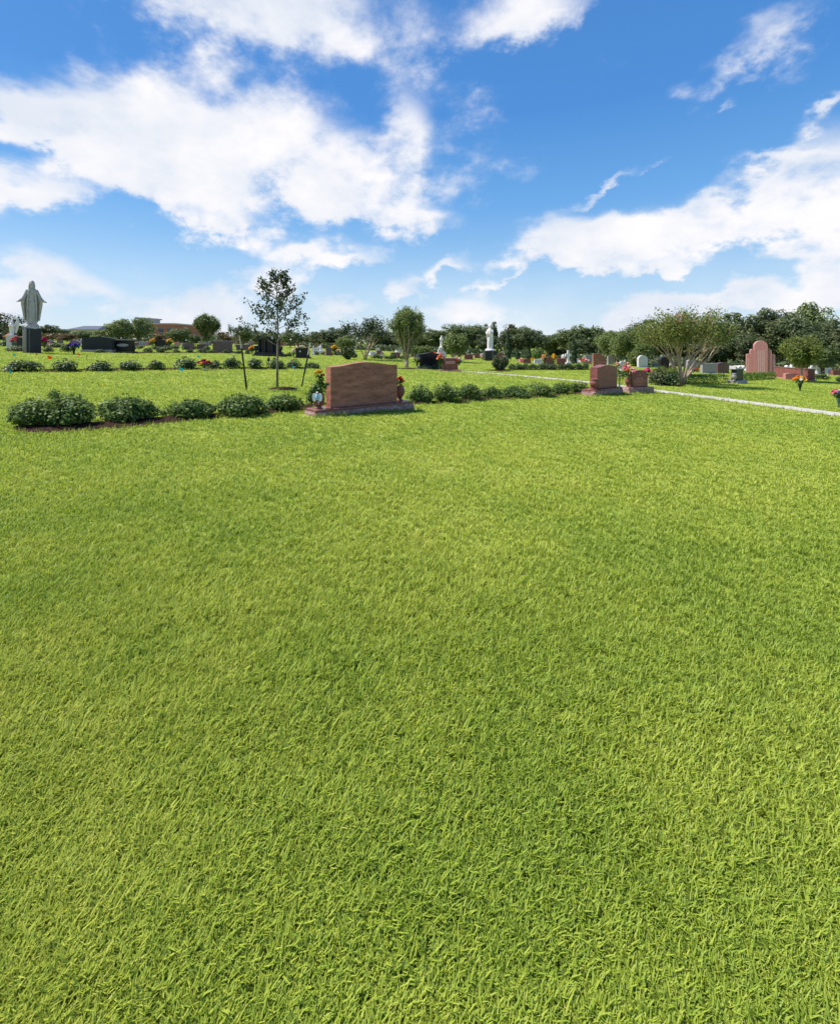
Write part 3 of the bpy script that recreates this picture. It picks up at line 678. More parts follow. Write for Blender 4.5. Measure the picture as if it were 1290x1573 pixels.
# ------------------------------------------------------------------ single feature trees
def young_oak():
    c = W(426, 599); Y = c.y; H = (599-421)/F*Y; rg = random.Random(4); bm = bmesh.new(); segs = []; tips = []
    pts = [Vector((0,0,-.05)), Vector((.0,0,H*.25)), Vector((.02,0,H*.5)), Vector((.0,.02,H*.75)), Vector((-.05,0,H*.97))]
    segs.append((pts, [.034, .030, .022, .013, .004]))
    for k in range(30):
        f = .36+.60*k/29; z = H*f; a = k*2.4+rg.uniform(-.4, .4)
        # silhouette of the crown: widest low, narrow near the top, gap on the upper left
        L = H*(.25*(1-(f-.36)/.64)**.7+.06)*rg.uniform(.75, 1.12)
        d = Vector((math.cos(a), math.sin(a), .45)).normalized()
        x0 = 0
        q = [Vector((x0, 0, z))]; r = [.009]; dd = d.copy()
        for s in range(4):
            dd = (dd+Vector((rg.uniform(-.2,.2), rg.uniform(-.2,.2), rg.uniform(-.12,.2)))).normalized(); q.append(q[-1]+dd*L/4); r.append(.009-.0018*(s+1))
            if s >= 1: tips.append((q[-1], dd))
            if s >= 1:
                e = (dd+Vector((rg.uniform(-1,1), rg.uniform(-1,1), rg.uniform(-.2,.5)))).normalized(); e2 = q[-1]+e*L*.3
                segs.append(([q[-1], (q[-1]+e2)/2, e2], [.004, .003, .002])); tips.append((e2, e)); tips.append(((q[-1]+e2)/2, e))
        segs.append((q, r))
    t = thing('young_oak_tree', c, 0, 'slender young oak with sparse dark leaves between two iron stakes', 'tree')
    link_obj('limb', limbs_mesh(segs[1:], 5), 'grey_bark', t)
    link_obj('trunk', limbs_mesh(segs[:1], 10), 'bark', t)
    link_obj('crown', tip_leaves(9, tips, 12, .045, .074, .6), 'oak_leaf', t)
    # the two stakes
    for (bx, by, tx, ty, px2, py2, lab) in ((379,599,371,535,367.5,515,'black iron stake with pale tip leaning left of the young oak'), (462.5,595,473,545,476.5,527,'black iron stake with pale tip leaning right of the young oak')):
        b = W(bx, by); top = P(tx, b.y, ty)-b; tip = P(px2, b.y, py2)-b
        s = thing('tree_stake', b, 0, lab, 'stake', 'stakes of the young oak')
        bm = bmesh.new(); tube(bm, [Vector((0,0,-.1)), top*.5, top], [.021,.021,.021], 6)
        tube(bm, [top*.98+Vector((.02,0,0)), top*.02+Vector((.02,0,0))], [.008,.008], 4)
        link_obj('post', bm_mesh('post', bm), 'stake_iron', s)
        bm = bmesh.new(); tube(bm, [top, tip], [.019, .015], 6); link_obj('post_tip', bm_mesh('tip', bm), 'stake_tip', s)
        EXCL.append((b.x, b.y, .05))
young_oak()
def crape(px, pyb, top, wpx, label, seed, stems=6, per=26, size=.085, leafm='crape_leaf', bark='smooth_bark', fork=.12, spread=.5, depth=2, kids=3, blooms=0, cat='tree', name='crape_myrtle_tree', single=False, lsp=.5, barer=1.0, low=.45, sh=.05, rnd=0.0, latp=1.3):
    c = W(px, pyb); Y = c.y; H = (pyb-top)/F*Y; w = wpx/F*Y; rg = random.Random(seed); segs = []; tips = []
    base_r = H*.016*barer; z0 = H*fork if single else 0
    if single: segs.append(([Vector((0,0,-.1)), Vector((0.01,0,z0*.5)), Vector((0,0,z0))], [base_r*2.0, base_r*1.7, base_r*1.6]))
    for k in range(stems):
        a = 2*PI*k/stems+rg.uniform(-.3,.3); lean = w/H*spread*rg.uniform(.5,1.1)
        d = Vector((math.cos(a)*lean, math.sin(a)*lean, 1)).normalized()
        grow(rg, Vector((math.cos(a)*.04*H*(0 if single else .5), math.sin(a)*.04*H*(0 if single else .5), z0-.02)), d, (H-z0)*.42, base_r*rg.uniform(.8,1.2), depth, segs, tips, .55*lsp*2*min(1.2, w/H), .12, kids, .66)
    # fit the tips into the crown box
    mxz = max(t[0].z for t in tips); mxr = sorted(max(abs(t[0].x), abs(t[0].y)) for t in tips)[int(len(tips)*.93)]
    sx = (w*.46)/mxr; sz = (H*.96-z0)/(mxz-z0)
    def fx(p):
        k = min(1, max(0, (p.z-z0)/(mxz-z0))); s = (1+(sx-1)*k**.5)*((k+.02)**(latp-1))*1.12*(1-rnd*k**3) if k > 0 else 1
        rr_ = math.hypot(p.x, p.y)*s
        cap = w*min(.5, .05+.55*max(0, (p.z-z0)/(mxz-z0))**.85) if rnd == 0 else w*.5
        if rr_ > cap: s *= (cap+(rr_-cap)*.12)/rr_
        return Vector((p.x*s, p.y*s, z0+(p.z-z0)*sz if p.z > z0 else p.z))
    segs = [([fx(p) for p in pts], rad) for pts, rad in segs]; tips = [(fx(p), d) for p, d in tips]
    t = thing(name, c, 0, label, cat, None)
    link_obj('trunk', limbs_mesh(segs, 6), bark, t)
    pts = list(tips)
    for ps, rd in segs:
        if rd[0] < base_r*1.25:
            for q in ps[1:]:
                if q.z > H*low: pts.extend([(q+Vector((rg.uniform(-1,1), rg.uniform(-1,1), rg.uniform(-1,1)))*w*.05, Vector((0,0,1)))]*(3 if rd[0] > base_r*.7 else 1)); pts.append((q+Vector((rg.uniform(-1,1), rg.uniform(-1,1), rg.uniform(-1,1)))*w*.06, Vector((0, 0, 1))))
    pts = [p for p in pts if p[0].z > H*low]
    link_obj('crown', tip_leaves(seed, pts, per, w*sh, size, .55), leafm, t)
    if blooms:
        hi = [t_ for t_ in tips if t_[0].z > H*.75]; rg.shuffle(hi)
        link_obj('blossom', tip_leaves(seed+1, hi[:blooms], 34, w*.024, size*.9, .9), 'pink_bloom', t)
    return t
crape(1047, 590, 474, 128, 'big spreading crape myrtle with many pale stems above the path', 21, 9, 13, .10, depth=2, kids=4, blooms=12, spread=.7, low=.56, sh=.03)
crape(624.5, 565, 472, 62, 'upright leafy tree with a thick pale trunk behind the brown headstone', 22, 7, 10, .10, 'light_tree_leaf', fork=.14, single=True, spread=.62, kids=4, barer=1.3, low=.16, sh=.038, rnd=.55, latp=1.0)
crape(561, 552, 489, 74, 'airy crape myrtle with bare stems and a flat crown behind the brown headstone', 23, 4, 9, .15, 'oak_leaf', spread=.5, kids=3, barer=.9, low=.5, sh=.035)
crape(700, 556, 513, 36, 'pale small crape myrtle behind the rose headstone', 24, 6, 14, .15, 'light_tree_leaf', spread=.9, kids=4, low=.3, rnd=.45, latp=1.0)
crape(975, 562, 506, 56, 'yellow green crape myrtle behind the small carved headstone', 25, 6, 16, .17, 'light_tree_leaf', spread=.9, kids=4, low=.35, rnd=.45, latp=1.0)
crape(943, 560, 512, 40, 'light green young tree left of the yellow green crape myrtle', 26, 5, 16, .17, 'light_tree_leaf', spread=.8, kids=4, low=.3, rnd=.45, latp=1.0)
crape(1231, 586, 521, 58, 'small round lawn tree with straight pale trunk before the red wall', 27, 8, 20, .13, 'crape_leaf', fork=.36, single=True, spread=1.0, kids=4, barer=.75, low=.42, sh=.055, rnd=.6, latp=.9)
crape(318, 536, 484, 38, 'slender taller tree above the far shrub row', 28, 6, 12, .15, 'mid_tree_leaf', fork=.25, single=True, spread=.7, kids=4, low=.2, sh=.05, rnd=.6, latp=.8)
crape(534, 552, 534, 19, 'spindly bushy shrub tree left behind the brown headstone', 29, 6, 20, .10, 'shrub_leaf_grey', spread=1.0, kids=3, name='spindly_shrub', cat='shrub', low=.12)
crape(768, 569, 548, 26, 'bush with salmon pink blossom in front of the tall white statue', 30, 7, 26, .08, 'shrub_leaf_grey', spread=1.0, kids=3, blooms=40, name='flowering_bush', cat='bush', low=.1)
crape(1018, 589, 566, 40, 'wispy pale bush spreading left of the crape myrtle', 31, 9, 14, .06, 'crape_leaf', spread=1.2, kids=3, name='wispy_bush', cat='bush', low=.2)
crape(362, 533, 497, 22, 'faint nearly leafless sapling behind the left iron stake', 32, 4, 3, .12, 'oak_leaf', spread=.7, kids=3, name='bare_sapling', cat='tree', low=.4)
crape(648, 553, 532, 24, 'low yellow green sapling right of the upright leafy tree', 33, 5, 16, .13, 'light_tree_leaf', spread=.9, kids=3, name='sapling', low=.15)
crape(980, 563, 538, 28, 'palm like spiky green plant before the rounded grey headstone', 34, 9, 10, .16, 'light_tree_leaf', spread=1.0, kids=2, name='spiky_plant', cat='plant', low=.1)

# ------------------------------------------------------------------ flowers
def flower_mesh(seed, mat, r=1.0):
    rng = np.random.default_rng(seed); n = 26; v = sph(rng, n); v[:, 2] = np.abs(v[:, 2])
    V, Q = leaf_geo(rng, v*.55, v+rng.normal(size=(n, 3))*.3, .95, .8, .15)
    me = np_mesh('flower', V, Q); me.materials.append(M[mat]); return me
FM = {}
def fmesh(c):
    if c not in FM: FM[c] = flower_mesh(len(c)*3+1, 'petal_'+c)
    return FM[c]
LEAFB = None
def bouquet(loc, w, h, colors, n, fr, label, seed=1, greens=40, cat='flowers', name='bouquet', stem=0.0, group=None):
    """flowers gathered in a mound w wide, h high whose stems start at loc"""
    rg = random.Random(seed); t = thing(name, loc, 0, label, cat, group)
    bm = bmesh.new()
    for i in range(n):
        a = i*2.4; k = math.sqrt((i+.5)/n); x = math.cos(a)*k*w*.42; y = math.sin(a)*k*w*.42; z = stem+h*(.55+.4*(1-k*k))+rg.uniform(-.05,.05)*h
        o = link_obj('flower', fmesh(colors[i % len(colors)]), None, t); o.location = (x, y, z)
        s = fr*rg.uniform(.8, 1.2); o.scale = (s, s, s*.8); o.rotation_euler = (rg.uniform(-.5,.5)-y*2, rg.uniform(-.5,.5)+x*2, rg.uniform(0,6))
        tube(bm, [(x*.1, y*.1, 0), (x*.6, y*.6, z*.6), (x, y, z)], [fr*.07]*3, 4)
    link_obj('flower_stem', bm_mesh('stem', bm), 'stem_leaf', t)
    rng = np.random.default_rng(seed+50); v = sph(rng, greens); Pn = v*np.array([w*.42, w*.42, h*.28])*rng.uniform(.4, 1, (greens, 1))+[0, 0, stem+h*.45]
    link_obj('leaf', leaf_mesh('leaf', rng, Pn, v+rng.normal(size=v.shape)*.5, fr*1.5, .45), 'stem_leaf', t)
    return t
def vase(name, loc, h, r, mat, label, kind='urn', group=None, cat='vase'):
    t = thing(name, loc, 0, label, cat, group)
    if kind == 'urn':
        prof = [(.62,0),(.62,.06),(.45,.10),(.36,.16),(.50,.24),(.86,.42),(1.0,.62),(.92,.80),(.72,.88),(.84,.92),(.84,1.0),(.6,1.0),(.55,.9)]
        bm = bmesh.new(); lathe(bm, [(a*r, b*h) for a, b in prof if b >= .16], 24); link_obj('bowl', bm_mesh('bowl', bm, True), mat, t)
        bm = bmesh.new(); lathe(bm, [(a*r, b*h) for a, b in prof if b <= .165], 24); link_obj('foot', bm_mesh('foot', bm), mat, t)
    elif kind == 'cone':
        bm = bmesh.new(); lathe(bm, [(r*.35, -.05), (r*.35, h*.3), (r*.9, h*.95), (r, h), (r*.8, h), (r*.4, h*.5)], 14); link_obj('cone', bm_mesh('cone', bm, True), mat, t)
    elif kind == 'round':
        prof = [(.6,0),(.62,.08),(.42,.14),(.6,.24),(.95,.42),(1.0,.58),(.9,.76),(.70,.86),(.86,.92),(.86,1.0),(.6,1.0),(.5,.9)]
        bm = bmesh.new(); lathe(bm, [(a*r, b*h) for a, b in prof], 24); link_obj('bowl', bm_mesh('bowl', bm, True), mat, t)
    return t

# ------------------------------------------------------------------ headstones
def top_profile(shape, w, z0, z1):
    """outline of a die in x,z from z0 up to z1"""
    a = -w/2; b = w/2; h = z1-z0
    if shape == 'flat': top = [(b, z1), (a, z1)]
    elif shape == 'serp':
        top = []
        for i in range(25):
            s = i/24; x = b+(a-b)*s; u = abs(2*s-1)
            top.append((x, z1 - h*.085*(.5-.5*math.cos(PI*min(1, u*1.0)))))
    elif shape == 'oval': top = [(b+(a-b)*i/20, z1-h*.12*(2*i/20-1)**2) for i in range(21)]
    elif shape == 'round':
        top = [(w/2*math.cos(PI*i/20), z1-min(h*.35, w/2)*(1-math.sin(PI*i/20))) for i in range(21)]
    elif shape == 'quarter':
        top = [(b, z0+h*.18)]+[(b-(w*.62)*(1-math.cos(PI/2*i/12))-.0, z0+h*.18+h*.82*math.sin(PI/2*i/12)) for i in range(1, 13)]+[(a, z1)]
    elif shape == 'peak': top = [(b, z1-h*.18), (0, z1), (a, z1-h*.18)]
    elif shape == 'shoulder':
        top = [(b, z1-h*.16), (b-w*.1, z1-h*.15), (b-w*.12, z1-h*.1)]+[(w*.36*math.cos(PI*i/12), z1-h*.10*(1-math.sin(PI*i/12))) for i in range(0, 13)]+[(a+w*.12, z1-h*.1), (a+w*.1, z1-h*.15), (a, z1-h*.16)]
    return [(a, z0), (b, z0)]+top
def die_mesh(shape, w, z0, z1, y0, y1, bevel=.006):
    bm = bmesh.new(); prism(bm, top_profile(shape, w, z0, z1), y0, y1, bevel); return bm_mesh('die', bm)
def rock_base(w, d, h, seed, amp=.018, topm=None):
    """base with rough, pitched sides"""
    rg = random.Random(seed); bm = bmesh.new(); nx = max(8, int(w/.045)); ny = max(4, int(d/.045)); nz = 5
    per = []
    for i in range(nx): per.append((-w/2+w*i/nx, -d/2, 0, -1))
    for i in range(ny): per.append((w/2, -d/2+d*i/ny, 1, 0))
    for i in range(nx): per.append((w/2-w*i/nx, d/2, 0, 1))
    for i in range(ny): per.append((-w/2, d/2-d*i/ny, -1, 0))
    rings = []
    for k in range(nz+1):
        z = -.08+(h+.08)*k/nz; ring = []
        for x, y, nxx, nyy in per:
            e = .0 if k == nz else amp*(mnoise.noise(Vector((x*9+seed, y*9, z*14)))*1.6+.5+rg.uniform(-.25, .25)) + .012*(1-abs(2*k/nz-1))
            ring.append(bm.verts.new((x+nxx*e, y+nyy*e, z)))
        rings.append(ring)
    n = len(per)
    for a, b in zip(rings, rings[1:]):
        for i in range(n): bm.faces.new((a[i], a[(i+1)%n], b[(i+1)%n], b[i]))
    bm.faces.new(rings[-1]); bm.faces.new(rings[0][::-1])
    return bm_mesh('base', bm)
def stone(px0, px1, pyb, pyt, label, mat='grey_granite', basem=None, shape='flat', thick=.22, yaw=None, basef=.2, overhang=1.16, rock=False, cat='headstone', name='headstone', ret=False, zoff=0):
    mid = (px0+px1)/2; c = W(mid, pyb); Y = c.y; vx = (mid-645)/F
    yaw = -math.degrees(math.atan(vx))*.7+((mid*7) % 9-4) if yaw is None else yaw; w = (px1-px0)/F*Y/max(.6, math.cos(R(yaw))-vx*math.sin(R(yaw)))*.96; H = (pyb-pyt)/F*Y
    t = thing(name, c, R(yaw), label, cat)
    hb = H*basef
    if basef > 0:
        bw = w; dw = w/overhang
        if rock: link_obj('base', rock_base(bw, thick*1.7, hb, int(mid)), basem or mat, t)
        else: box_obj('base', basem or mat, t, -bw/2, bw/2, -thick*.85, thick*.85, -.08, hb, .008)
    else: dw = w
    link_obj('die', die_mesh(shape, dw, hb if basef > 0 else -.05, H, -thick/2, thick/2), mat, t)
    return (t, dw, hb, H, c) if ret else t
G = GH = None
# the big brown headstone
def main_stone():
    yaw = R(38); cx, cy = math.cos(yaw), math.sin(yaw)
    cor = Vector((-1.985, 8.9, 0)); L = 2.33; D = .46; TOP = .215
    c = cor + Vector((cx, cy, 0))*L/2 + Vector((-cy, cx, 0))*D/2; zb = 0.0
    t = thing('headstone', (c.x, c.y, zb), yaw, 'big brown veined granite headstone with wavy top on a rough pink base', 'headstone')
    link_obj('base', rock_base(L, D, TOP-.045, 3, .02), 'rock_pitch', t)
    box_obj('base_top', 'polished_red_edge', t, -L/2+.006, L/2-.006, -D/2+.006, D/2-.006, TOP-.045, TOP, .006)
    dw = 1.60; H = 1.10
    o = link_obj('die', die_mesh('serp', dw, TOP, H, -.11, .11, .008), 'brown_granite', t); o.location.x = .02
    # small dark emblem near the top of the face
    bm = bmesh.new(); bmesh.ops.create_cone(bm, cap_ends=True, segments=20, radius1=.014, radius2=.014, depth=.004, matrix=Matrix.Translation((-.02, -.1125, H-.10)) @ Matrix.Rotation(PI/2, 4, 'X'))
    link_obj('emblem', bm_mesh('emblem', bm), 'stake_iron', t)
    mw = t.matrix_basis
    def g(x, y, z=TOP): return Vector((c.x+cx*x-cy*y, c.y+cy*x+cx*y, zb+z))
    pl = g(-L/2+.17, -.03)
    v = vase('granite_urn', pl, .30, .115, 'red_granite', 'dark red granite urn on the left end of the brown headstone base', 'urn')
    bm = bmesh.new(); bbox(bm, -.005,.005,-.122,-.114,.10,.17); bbox(bm, -.018,.018,-.122,-.1142,.135,.146); link_obj('cross', bm_mesh('cross', bm), 'white_marble', v)
    v.rotation_euler = (0, 0, R(8))
    b = thing('bouquet', pl+Vector((.0,.0,.27)), 0, 'yellow and red roses with long leafy stems in the left granite urn', 'flowers')
    for (x, y, z, s, colr) in ((-.06,0,.43,.05,'yellow'),(-.01,-.02,.46,.045,'yellow'),(.03,.02,.44,.05,'gold'),(.085,-.03,.38,.055,'deep_red'),(.05,.03,.46,.035,'gold'),(.10,-.02,.28,.028,'peach')):
        o = link_obj('rose', fmesh(colr), None, b); o.location = (x, y, z); o.scale = (s, s, s*.9); o.rotation_euler = (x*4, .3, z*9)
    bm = bmesh.new(); tipl = []
    for (x, y, z) in ((-.06,0,.42),(0,-.02,.45),(.03,.02,.43),(.085,-.03,.37),(-.10,.03,.22),(.22,-.04,.24),(.16,-.03,.26),(.10,-.03,.2),(-.08,-.02,.15)):
        tube(bm, [(x*.1,y,-.1),(x*.5,y,z*.55),(x,y,z)], [.004,.004,.003], 5)
        for k in (.35,.5,.62,.75,.88): tipl.append((Vector((x*(.1+.9*k), y, z*k)), Vector((0,0,1))))
    link_obj('flower_stem', bm_mesh('stem', bm), 'stem_leaf', b)
    link_obj('leaf', tip_leaves(8, tipl, 3, .028, .075, .55), 'stem_leaf', b)
    # white and pale blue cherub ornament at the rim
    a = thing('angel_ornament', pl+Vector((-.01,-.115,.20)), 0, 'small white and pale blue winged ornament hung on the left urn', 'ornament')
    bm = bmesh.new(); lathe(bm, [(.02,-.02),(.042,.0),(.036,.06),(.020,.10),(.012,.11)], 14); link_obj('gown', bm_mesh('gown', bm, True), 'petal_sky_blue', a)
    bm = bmesh.new(); bmesh.ops.create_uvsphere(bm, u_segments=12, v_segments=8, radius=.022, matrix=Matrix.Translation((0, 0, .125))); link_obj('head', bm_mesh('head', bm, True), 'white_marble', a)
    for s in (-1, 1):
        bm = bmesh.new(); prism(bm, [(s*.01,.07),(s*.05,.115),(s*.085,.10),(s*.10,.04),(s*.085,-.03),(s*.05,-.05),(s*.025,-.02)][::s], .0, .014, .003); link_obj('wing', bm_mesh('wing', bm), 'white_plastic', a)
    pr = g(L/2-.17, .04)
    vase('granite_urn', pr, .33, .115, 'red_granite', 'dark red granite urn on the right end of the brown headstone base', 'urn')
    bouquet(pr+Vector((0,0,.30)), .2, .24, ['red','coral'], 7, .05, 'red flowers in the right granite urn of the brown headstone', 3, 30)
    for k in range(60):
        s = -.5+k/59; q = g(s*L, 0); EXCL.append((q.x, q.y, D/2+.03))
main_stone()
def second_stone():
    yaw = R(40); cx, cy = math.cos(yaw), math.sin(yaw)
    cor = W(914, 608.5); L = 1.85; D = .50; c = cor+Vector((cx, cy, 0))*L/2+Vector((-cy, cx, 0))*D/2; zb = gz(c.x)-.0; TOP = .22
    t = thing('headstone', (c.x, c.y, zb), yaw, 'dark red polished headstone with low arched top beside the white path', 'headstone')
    link_obj('base', rock_base(L, D, TOP-.05, 5, .022), 'rock_pitch', t)
    box_obj('base_top', 'red_granite', t, -L/2+.01, L/2-.01, -D/2+.01, D/2-.01, TOP-.05, TOP, .006)
    link_obj('die', die_mesh('serp', 1.32, TOP, 1.02, -.13, .17, .02), 'red_granite', t).location.x = .12
    def g(x, y, z=TOP): return Vector((c.x+cx*x-cy*y, c.y+cy*x+cx*y, zb+z))
    vase('granite_urn', g(-L/2+.22, -.1), .36, .15, 'red_granite', 'round dark red urn on the left end of the second red headstone', 'round')
    for k in range(50):
        q = g((-.5+k/49)*L, 0); EXCL.append((q.x, q.y, D/2+.03))
    # third, small carved stone
    t, dw, hb, H, c3 = stone(960, 999, 603, 568, 'small dark red carved headstone with rounded top between pink bouquets', 'red_granite', 'rock_pitch', 'round', .24, 12, .26, 1.6, True, ret=True)
    bm = bmesh.new()
    for (x, z, s) in ((0, .80, .05), (-.12, .62, .06), (.12, .62, .06), (-.05,.66,.05), (.05,.66,.05), (-.2,.45,.05), (.2,.45,.05)):
        for k in range(5):
            a = 2*PI*k/5; bmesh.ops.create_icosphere(bm, subdivisions=1, radius=s*.33*H, matrix=Matrix.Translation((x*H+math.cos(a)*s*.45*H, -.121, z*H+math.sin(a)*s*.45*H)) @ Matrix.Diagonal((1,.15,1,1)))
    link_obj('carving', bm_mesh('carving', bm), 'rose_granite', t)
    box_obj('panel', 'brown_granite', t, -dw*.40, dw*.40, -.126, -.1205, hb+.05, hb+.32*H, .002)
    EXCL.extend([(c3.x+k*.1, c3.y+k*.05, .28) for k in range(-5, 6)])
    yw = R(12)
    def g3(x, y, z): return Vector((c3.x+math.cos(yw)*x-math.sin(yw)*y, c3.y+math.sin(yw)*x+math.cos(yw)*y, c3.z+z))
    vase('granite_urn', g3(-dw*.72, -.05, hb), .34, .10, 'red_granite', 'slim dark red urn on the left of the small carved headstone', 'urn')
    bouquet(g3(-dw*.72, -.05, hb+.30), .62, .52, ['pale_pink','coral','pink','white','pink','pale_pink'], 11, .085, 'large pink and white bouquet left of the small carved headstone', 4, 30)
    bouquet(g3(dw*.62, 0, hb+.34), .32, .34, ['magenta','pink'], 6, .075, 'bright pink bouquet right of the small carved headstone', 6, 20)
    # leafy rose plant between the two stones
    b = W(957, 600); b.y += .3
    pl = thing('rose_plant', (b.x, b.y, gz(b.x)), 0, 'leafy green rose plant standing between the two red headstones', 'plant')
    segs = []; tips = []; rg = random.Random(3)
    for k in range(7): grow(rg, Vector((0,0,0)), Vector((rg.uniform(-.25,.25), rg.uniform(-.2,.2), 1)).normalized(), .5, .008, 1, segs, tips, .5, .2, 3, .7)
    link_obj('stem', limbs_mesh(segs, 5), 'stem_leaf', pl); link_obj('foliage', tip_leaves(4, tips, 12, .07, .07, .5), 'light_tree_leaf', pl)
    o = bouquet(g3(-dw*1.2, -.1, .02), .3, .12, ['white','pale_pink'], 5, .05, 'white flowers lying on the base left of the small carved headstone', 9, 6, stem=.02)
second_stone()

# distant headstones --------------------------------------------------
stone(126.5, 176, 541, 517, 'widest low charcoal headstone with a pale base left of the oval plaque stone', 'charcoal_granite', 'grey_granite', 'oval', .3, 4, .16, 1.02)
t, dw, hb, H, c = stone(173, 209, 542, 522.5, 'black headstone with a grey oval plaque and black side vases', 'black_granite', 'charcoal_granite', 'flat', .35, 2, .12, 1.26, ret=True)
bm = bmesh.new(); prism(bm, [(dw*.33*math.cos(2*PI*i/24), H*.62+H*.12*math.sin(2*PI*i/24)) for i in range(24)], -.20, -.176); link_obj('plaque', bm_mesh('plaque', bm), 'grey_granite', t)
box_obj('cap', 'grey_granite', t, -dw*.51, dw*.51, -.2, .2, H+.002, H+.05, .005)
vase('small_vase', c+Vector((dw*.5+.12, -.1, hb)), .35, .11, 'black_granite', 'black vase at the right end of the oval plaque headstone', 'urn')
stone(28, 37, 539, 518, 'charcoal headstone half hidden by the left side of the black pedestal', 'charcoal_granite', None, 'flat', .3, 0, .1)
t, dw, hb, H, c = stone(237.5, 261, 533, 521, 'small far black headstone between two yellow mums', 'black_granite', None, 'peak', .3, 0, .1, 1.1, ret=True)
bouquet(c+Vector((-dw*.62,-.2,.1)), .75, .7, ['yellow','gold'], 10, .16, 'round yellow mums left of the small far black headstone', 5, 30)
bouquet(c+Vector((dw*.62,-.2,.1)), .65, .7, ['yellow','peach'], 9, .15, 'pale yellow mums right of the small far black headstone', 6, 30)
stone(281, 299, 537, 527, 'low brown far headstone left of the slender tree', 'purple_granite', None, 'flat', .3, 0, .1)
stone(302, 321, 537, 528, 'low purple grey far headstone under the slender tree', 'purple_granite', None, 'serp', .3, 0, .1)
t, dw, hb, H, c = stone(325, 359, 541, 524, 'square purple grey headstone right of the slender tree', 'purple_granite', 'charcoal_granite', 'flat', .3, 3, .1, 1.14, ret=True)
box_obj('cap', 'grey_granite', t, -dw*.5, dw*.5, -.17, .17, H+.002, H+.045, .004)
stone(361, 391, 538, 529, 'long low grey far headstone behind the left iron stake', 'purple_granite', None, 'flat', .3, 0, .12)
bouquet(W(387, 542), .7, .6, ['yellow','gold'], 9, .14, 'yellow flowers at the left foot of the columned black monument', 8, 50)
def columned():
    c = W(413.5, 547); Y = c.y; s = Y/F; t = thing('columned_monument', c, R(4), 'tall black granite monument with columns and a low gable behind the young oak', 'monument')
    w = 46*s; H = 30.5*s
    box_obj('plinth', 'charcoal_granite', t, -w*.5, w*.5, -.5, .5, -.08, H*.11, .01)
    box_obj('step', 'charcoal_granite', t, -w*.44, w*.44, -.40, .40, H*.11, H*.2, .01)
    box_obj('back_wall', 'black_granite', t, -w*.35, w*.35, -.02, .2, H*.2, H*.84, .01)
    for k in (-.32, -.12, .12, .32):
        bm = bmesh.new(); lathe(bm, [(.10,0),(.10,.05),(.075,.09),(.068,H*.58),(.10,H*.62),(.10,H*.64)], 14); o = link_obj('column', bm_mesh('column', bm, True), 'charcoal_granite', t); o.location = (k*w, -.2, H*.2)
    bm = bmesh.new(); prism(bm, [(-w*.37,H*.84),(w*.37,H*.84),(w*.37,H*.90),(w*.12,H*.97),(w*.08,H*1.0),(-w*.08,H*1.0),(-w*.12,H*.97),(-w*.37,H*.90)], -.32, .24, .01); link_obj('gable', bm_mesh('gable', bm), 'black_granite', t)
    bm = bmesh.new(); bmesh.ops.create_uvsphere(bm, u_segments=10, v_segments=6, radius=.07, matrix=Matrix.Translation((w*.14, -.33, H*.9))@Matrix.Diagonal((1,.3,1,1))); link_obj('medallion', bm_mesh('medallion', bm, True), 'pale_granite', t)
    for k, sd_ in ((-.40,'left'),(.41,'right')):
        vase('small_vase', c+Vector((k*w, -.25, H*.2)), .5, .17, 'black_granite', 'black urn at the %s end of the columned monument' % sd_, 'urn')
columned()
t, dw, hb, H, c = stone(452, 478, 550, 534, 'black headstone with small white ornaments beside the right iron stake', 'black_granite', 'charcoal_granite', 'flat', .3, 4, .14, 1.2, ret=True)
bm = bmesh.new(); bmesh.ops.create_uvsphere(bm, u_segments=10, v_segments=6, radius=.07, matrix=Matrix.Translation((-dw*.17, -.155, H*.66))@Matrix.Diagonal((1,.3,1,1))); link_obj('medallion', bm_mesh('medallion', bm, True), 'pale_granite', t)
bouquet(c+Vector((-dw*.66,-.05,hb)), .35, .6, ['pale_pink','white'], 7, .1, 'pale pink flowers at the left of the ornamented black headstone', 11, 20)
bouquet(c+Vector((-dw*.1,-.1,H-.14)), .9, .3, ['white','peach'], 8, .09, 'white flowers laid on top of the ornamented black headstone', 12, 14)
stone(500, 510, 546, 533, 'dark brown far headstone beside yellow flowers', 'purple_granite', None, 'oval', .3, 0, .1)
bouquet(W(513.5, 545), .7, .95, ['yellow','gold'], 10, .16, 'tall yellow flowers beside the dark brown far headstone', 13, 30)
bouquet(W(519, 545), .5, .5, ['peach','white'], 6, .15, 'pale flowers right of the tall yellow ones', 14, 20)
stone(599, 616, 550, 541, 'low dark red far headstone with curved top left of the upright tree', 'red_granite', None, 'oval', .3, 0, .12)
stone(645, 664, 549, 538, 'brown red far headstone left behind the black headstone', 'red_granite', None, 'flat', .3, 0, .12)
stone(712, 727, 552, 544, 'dark red far headstone right of the rose headstone', 'red_granite', None, 'flat', .3, 0, .12)
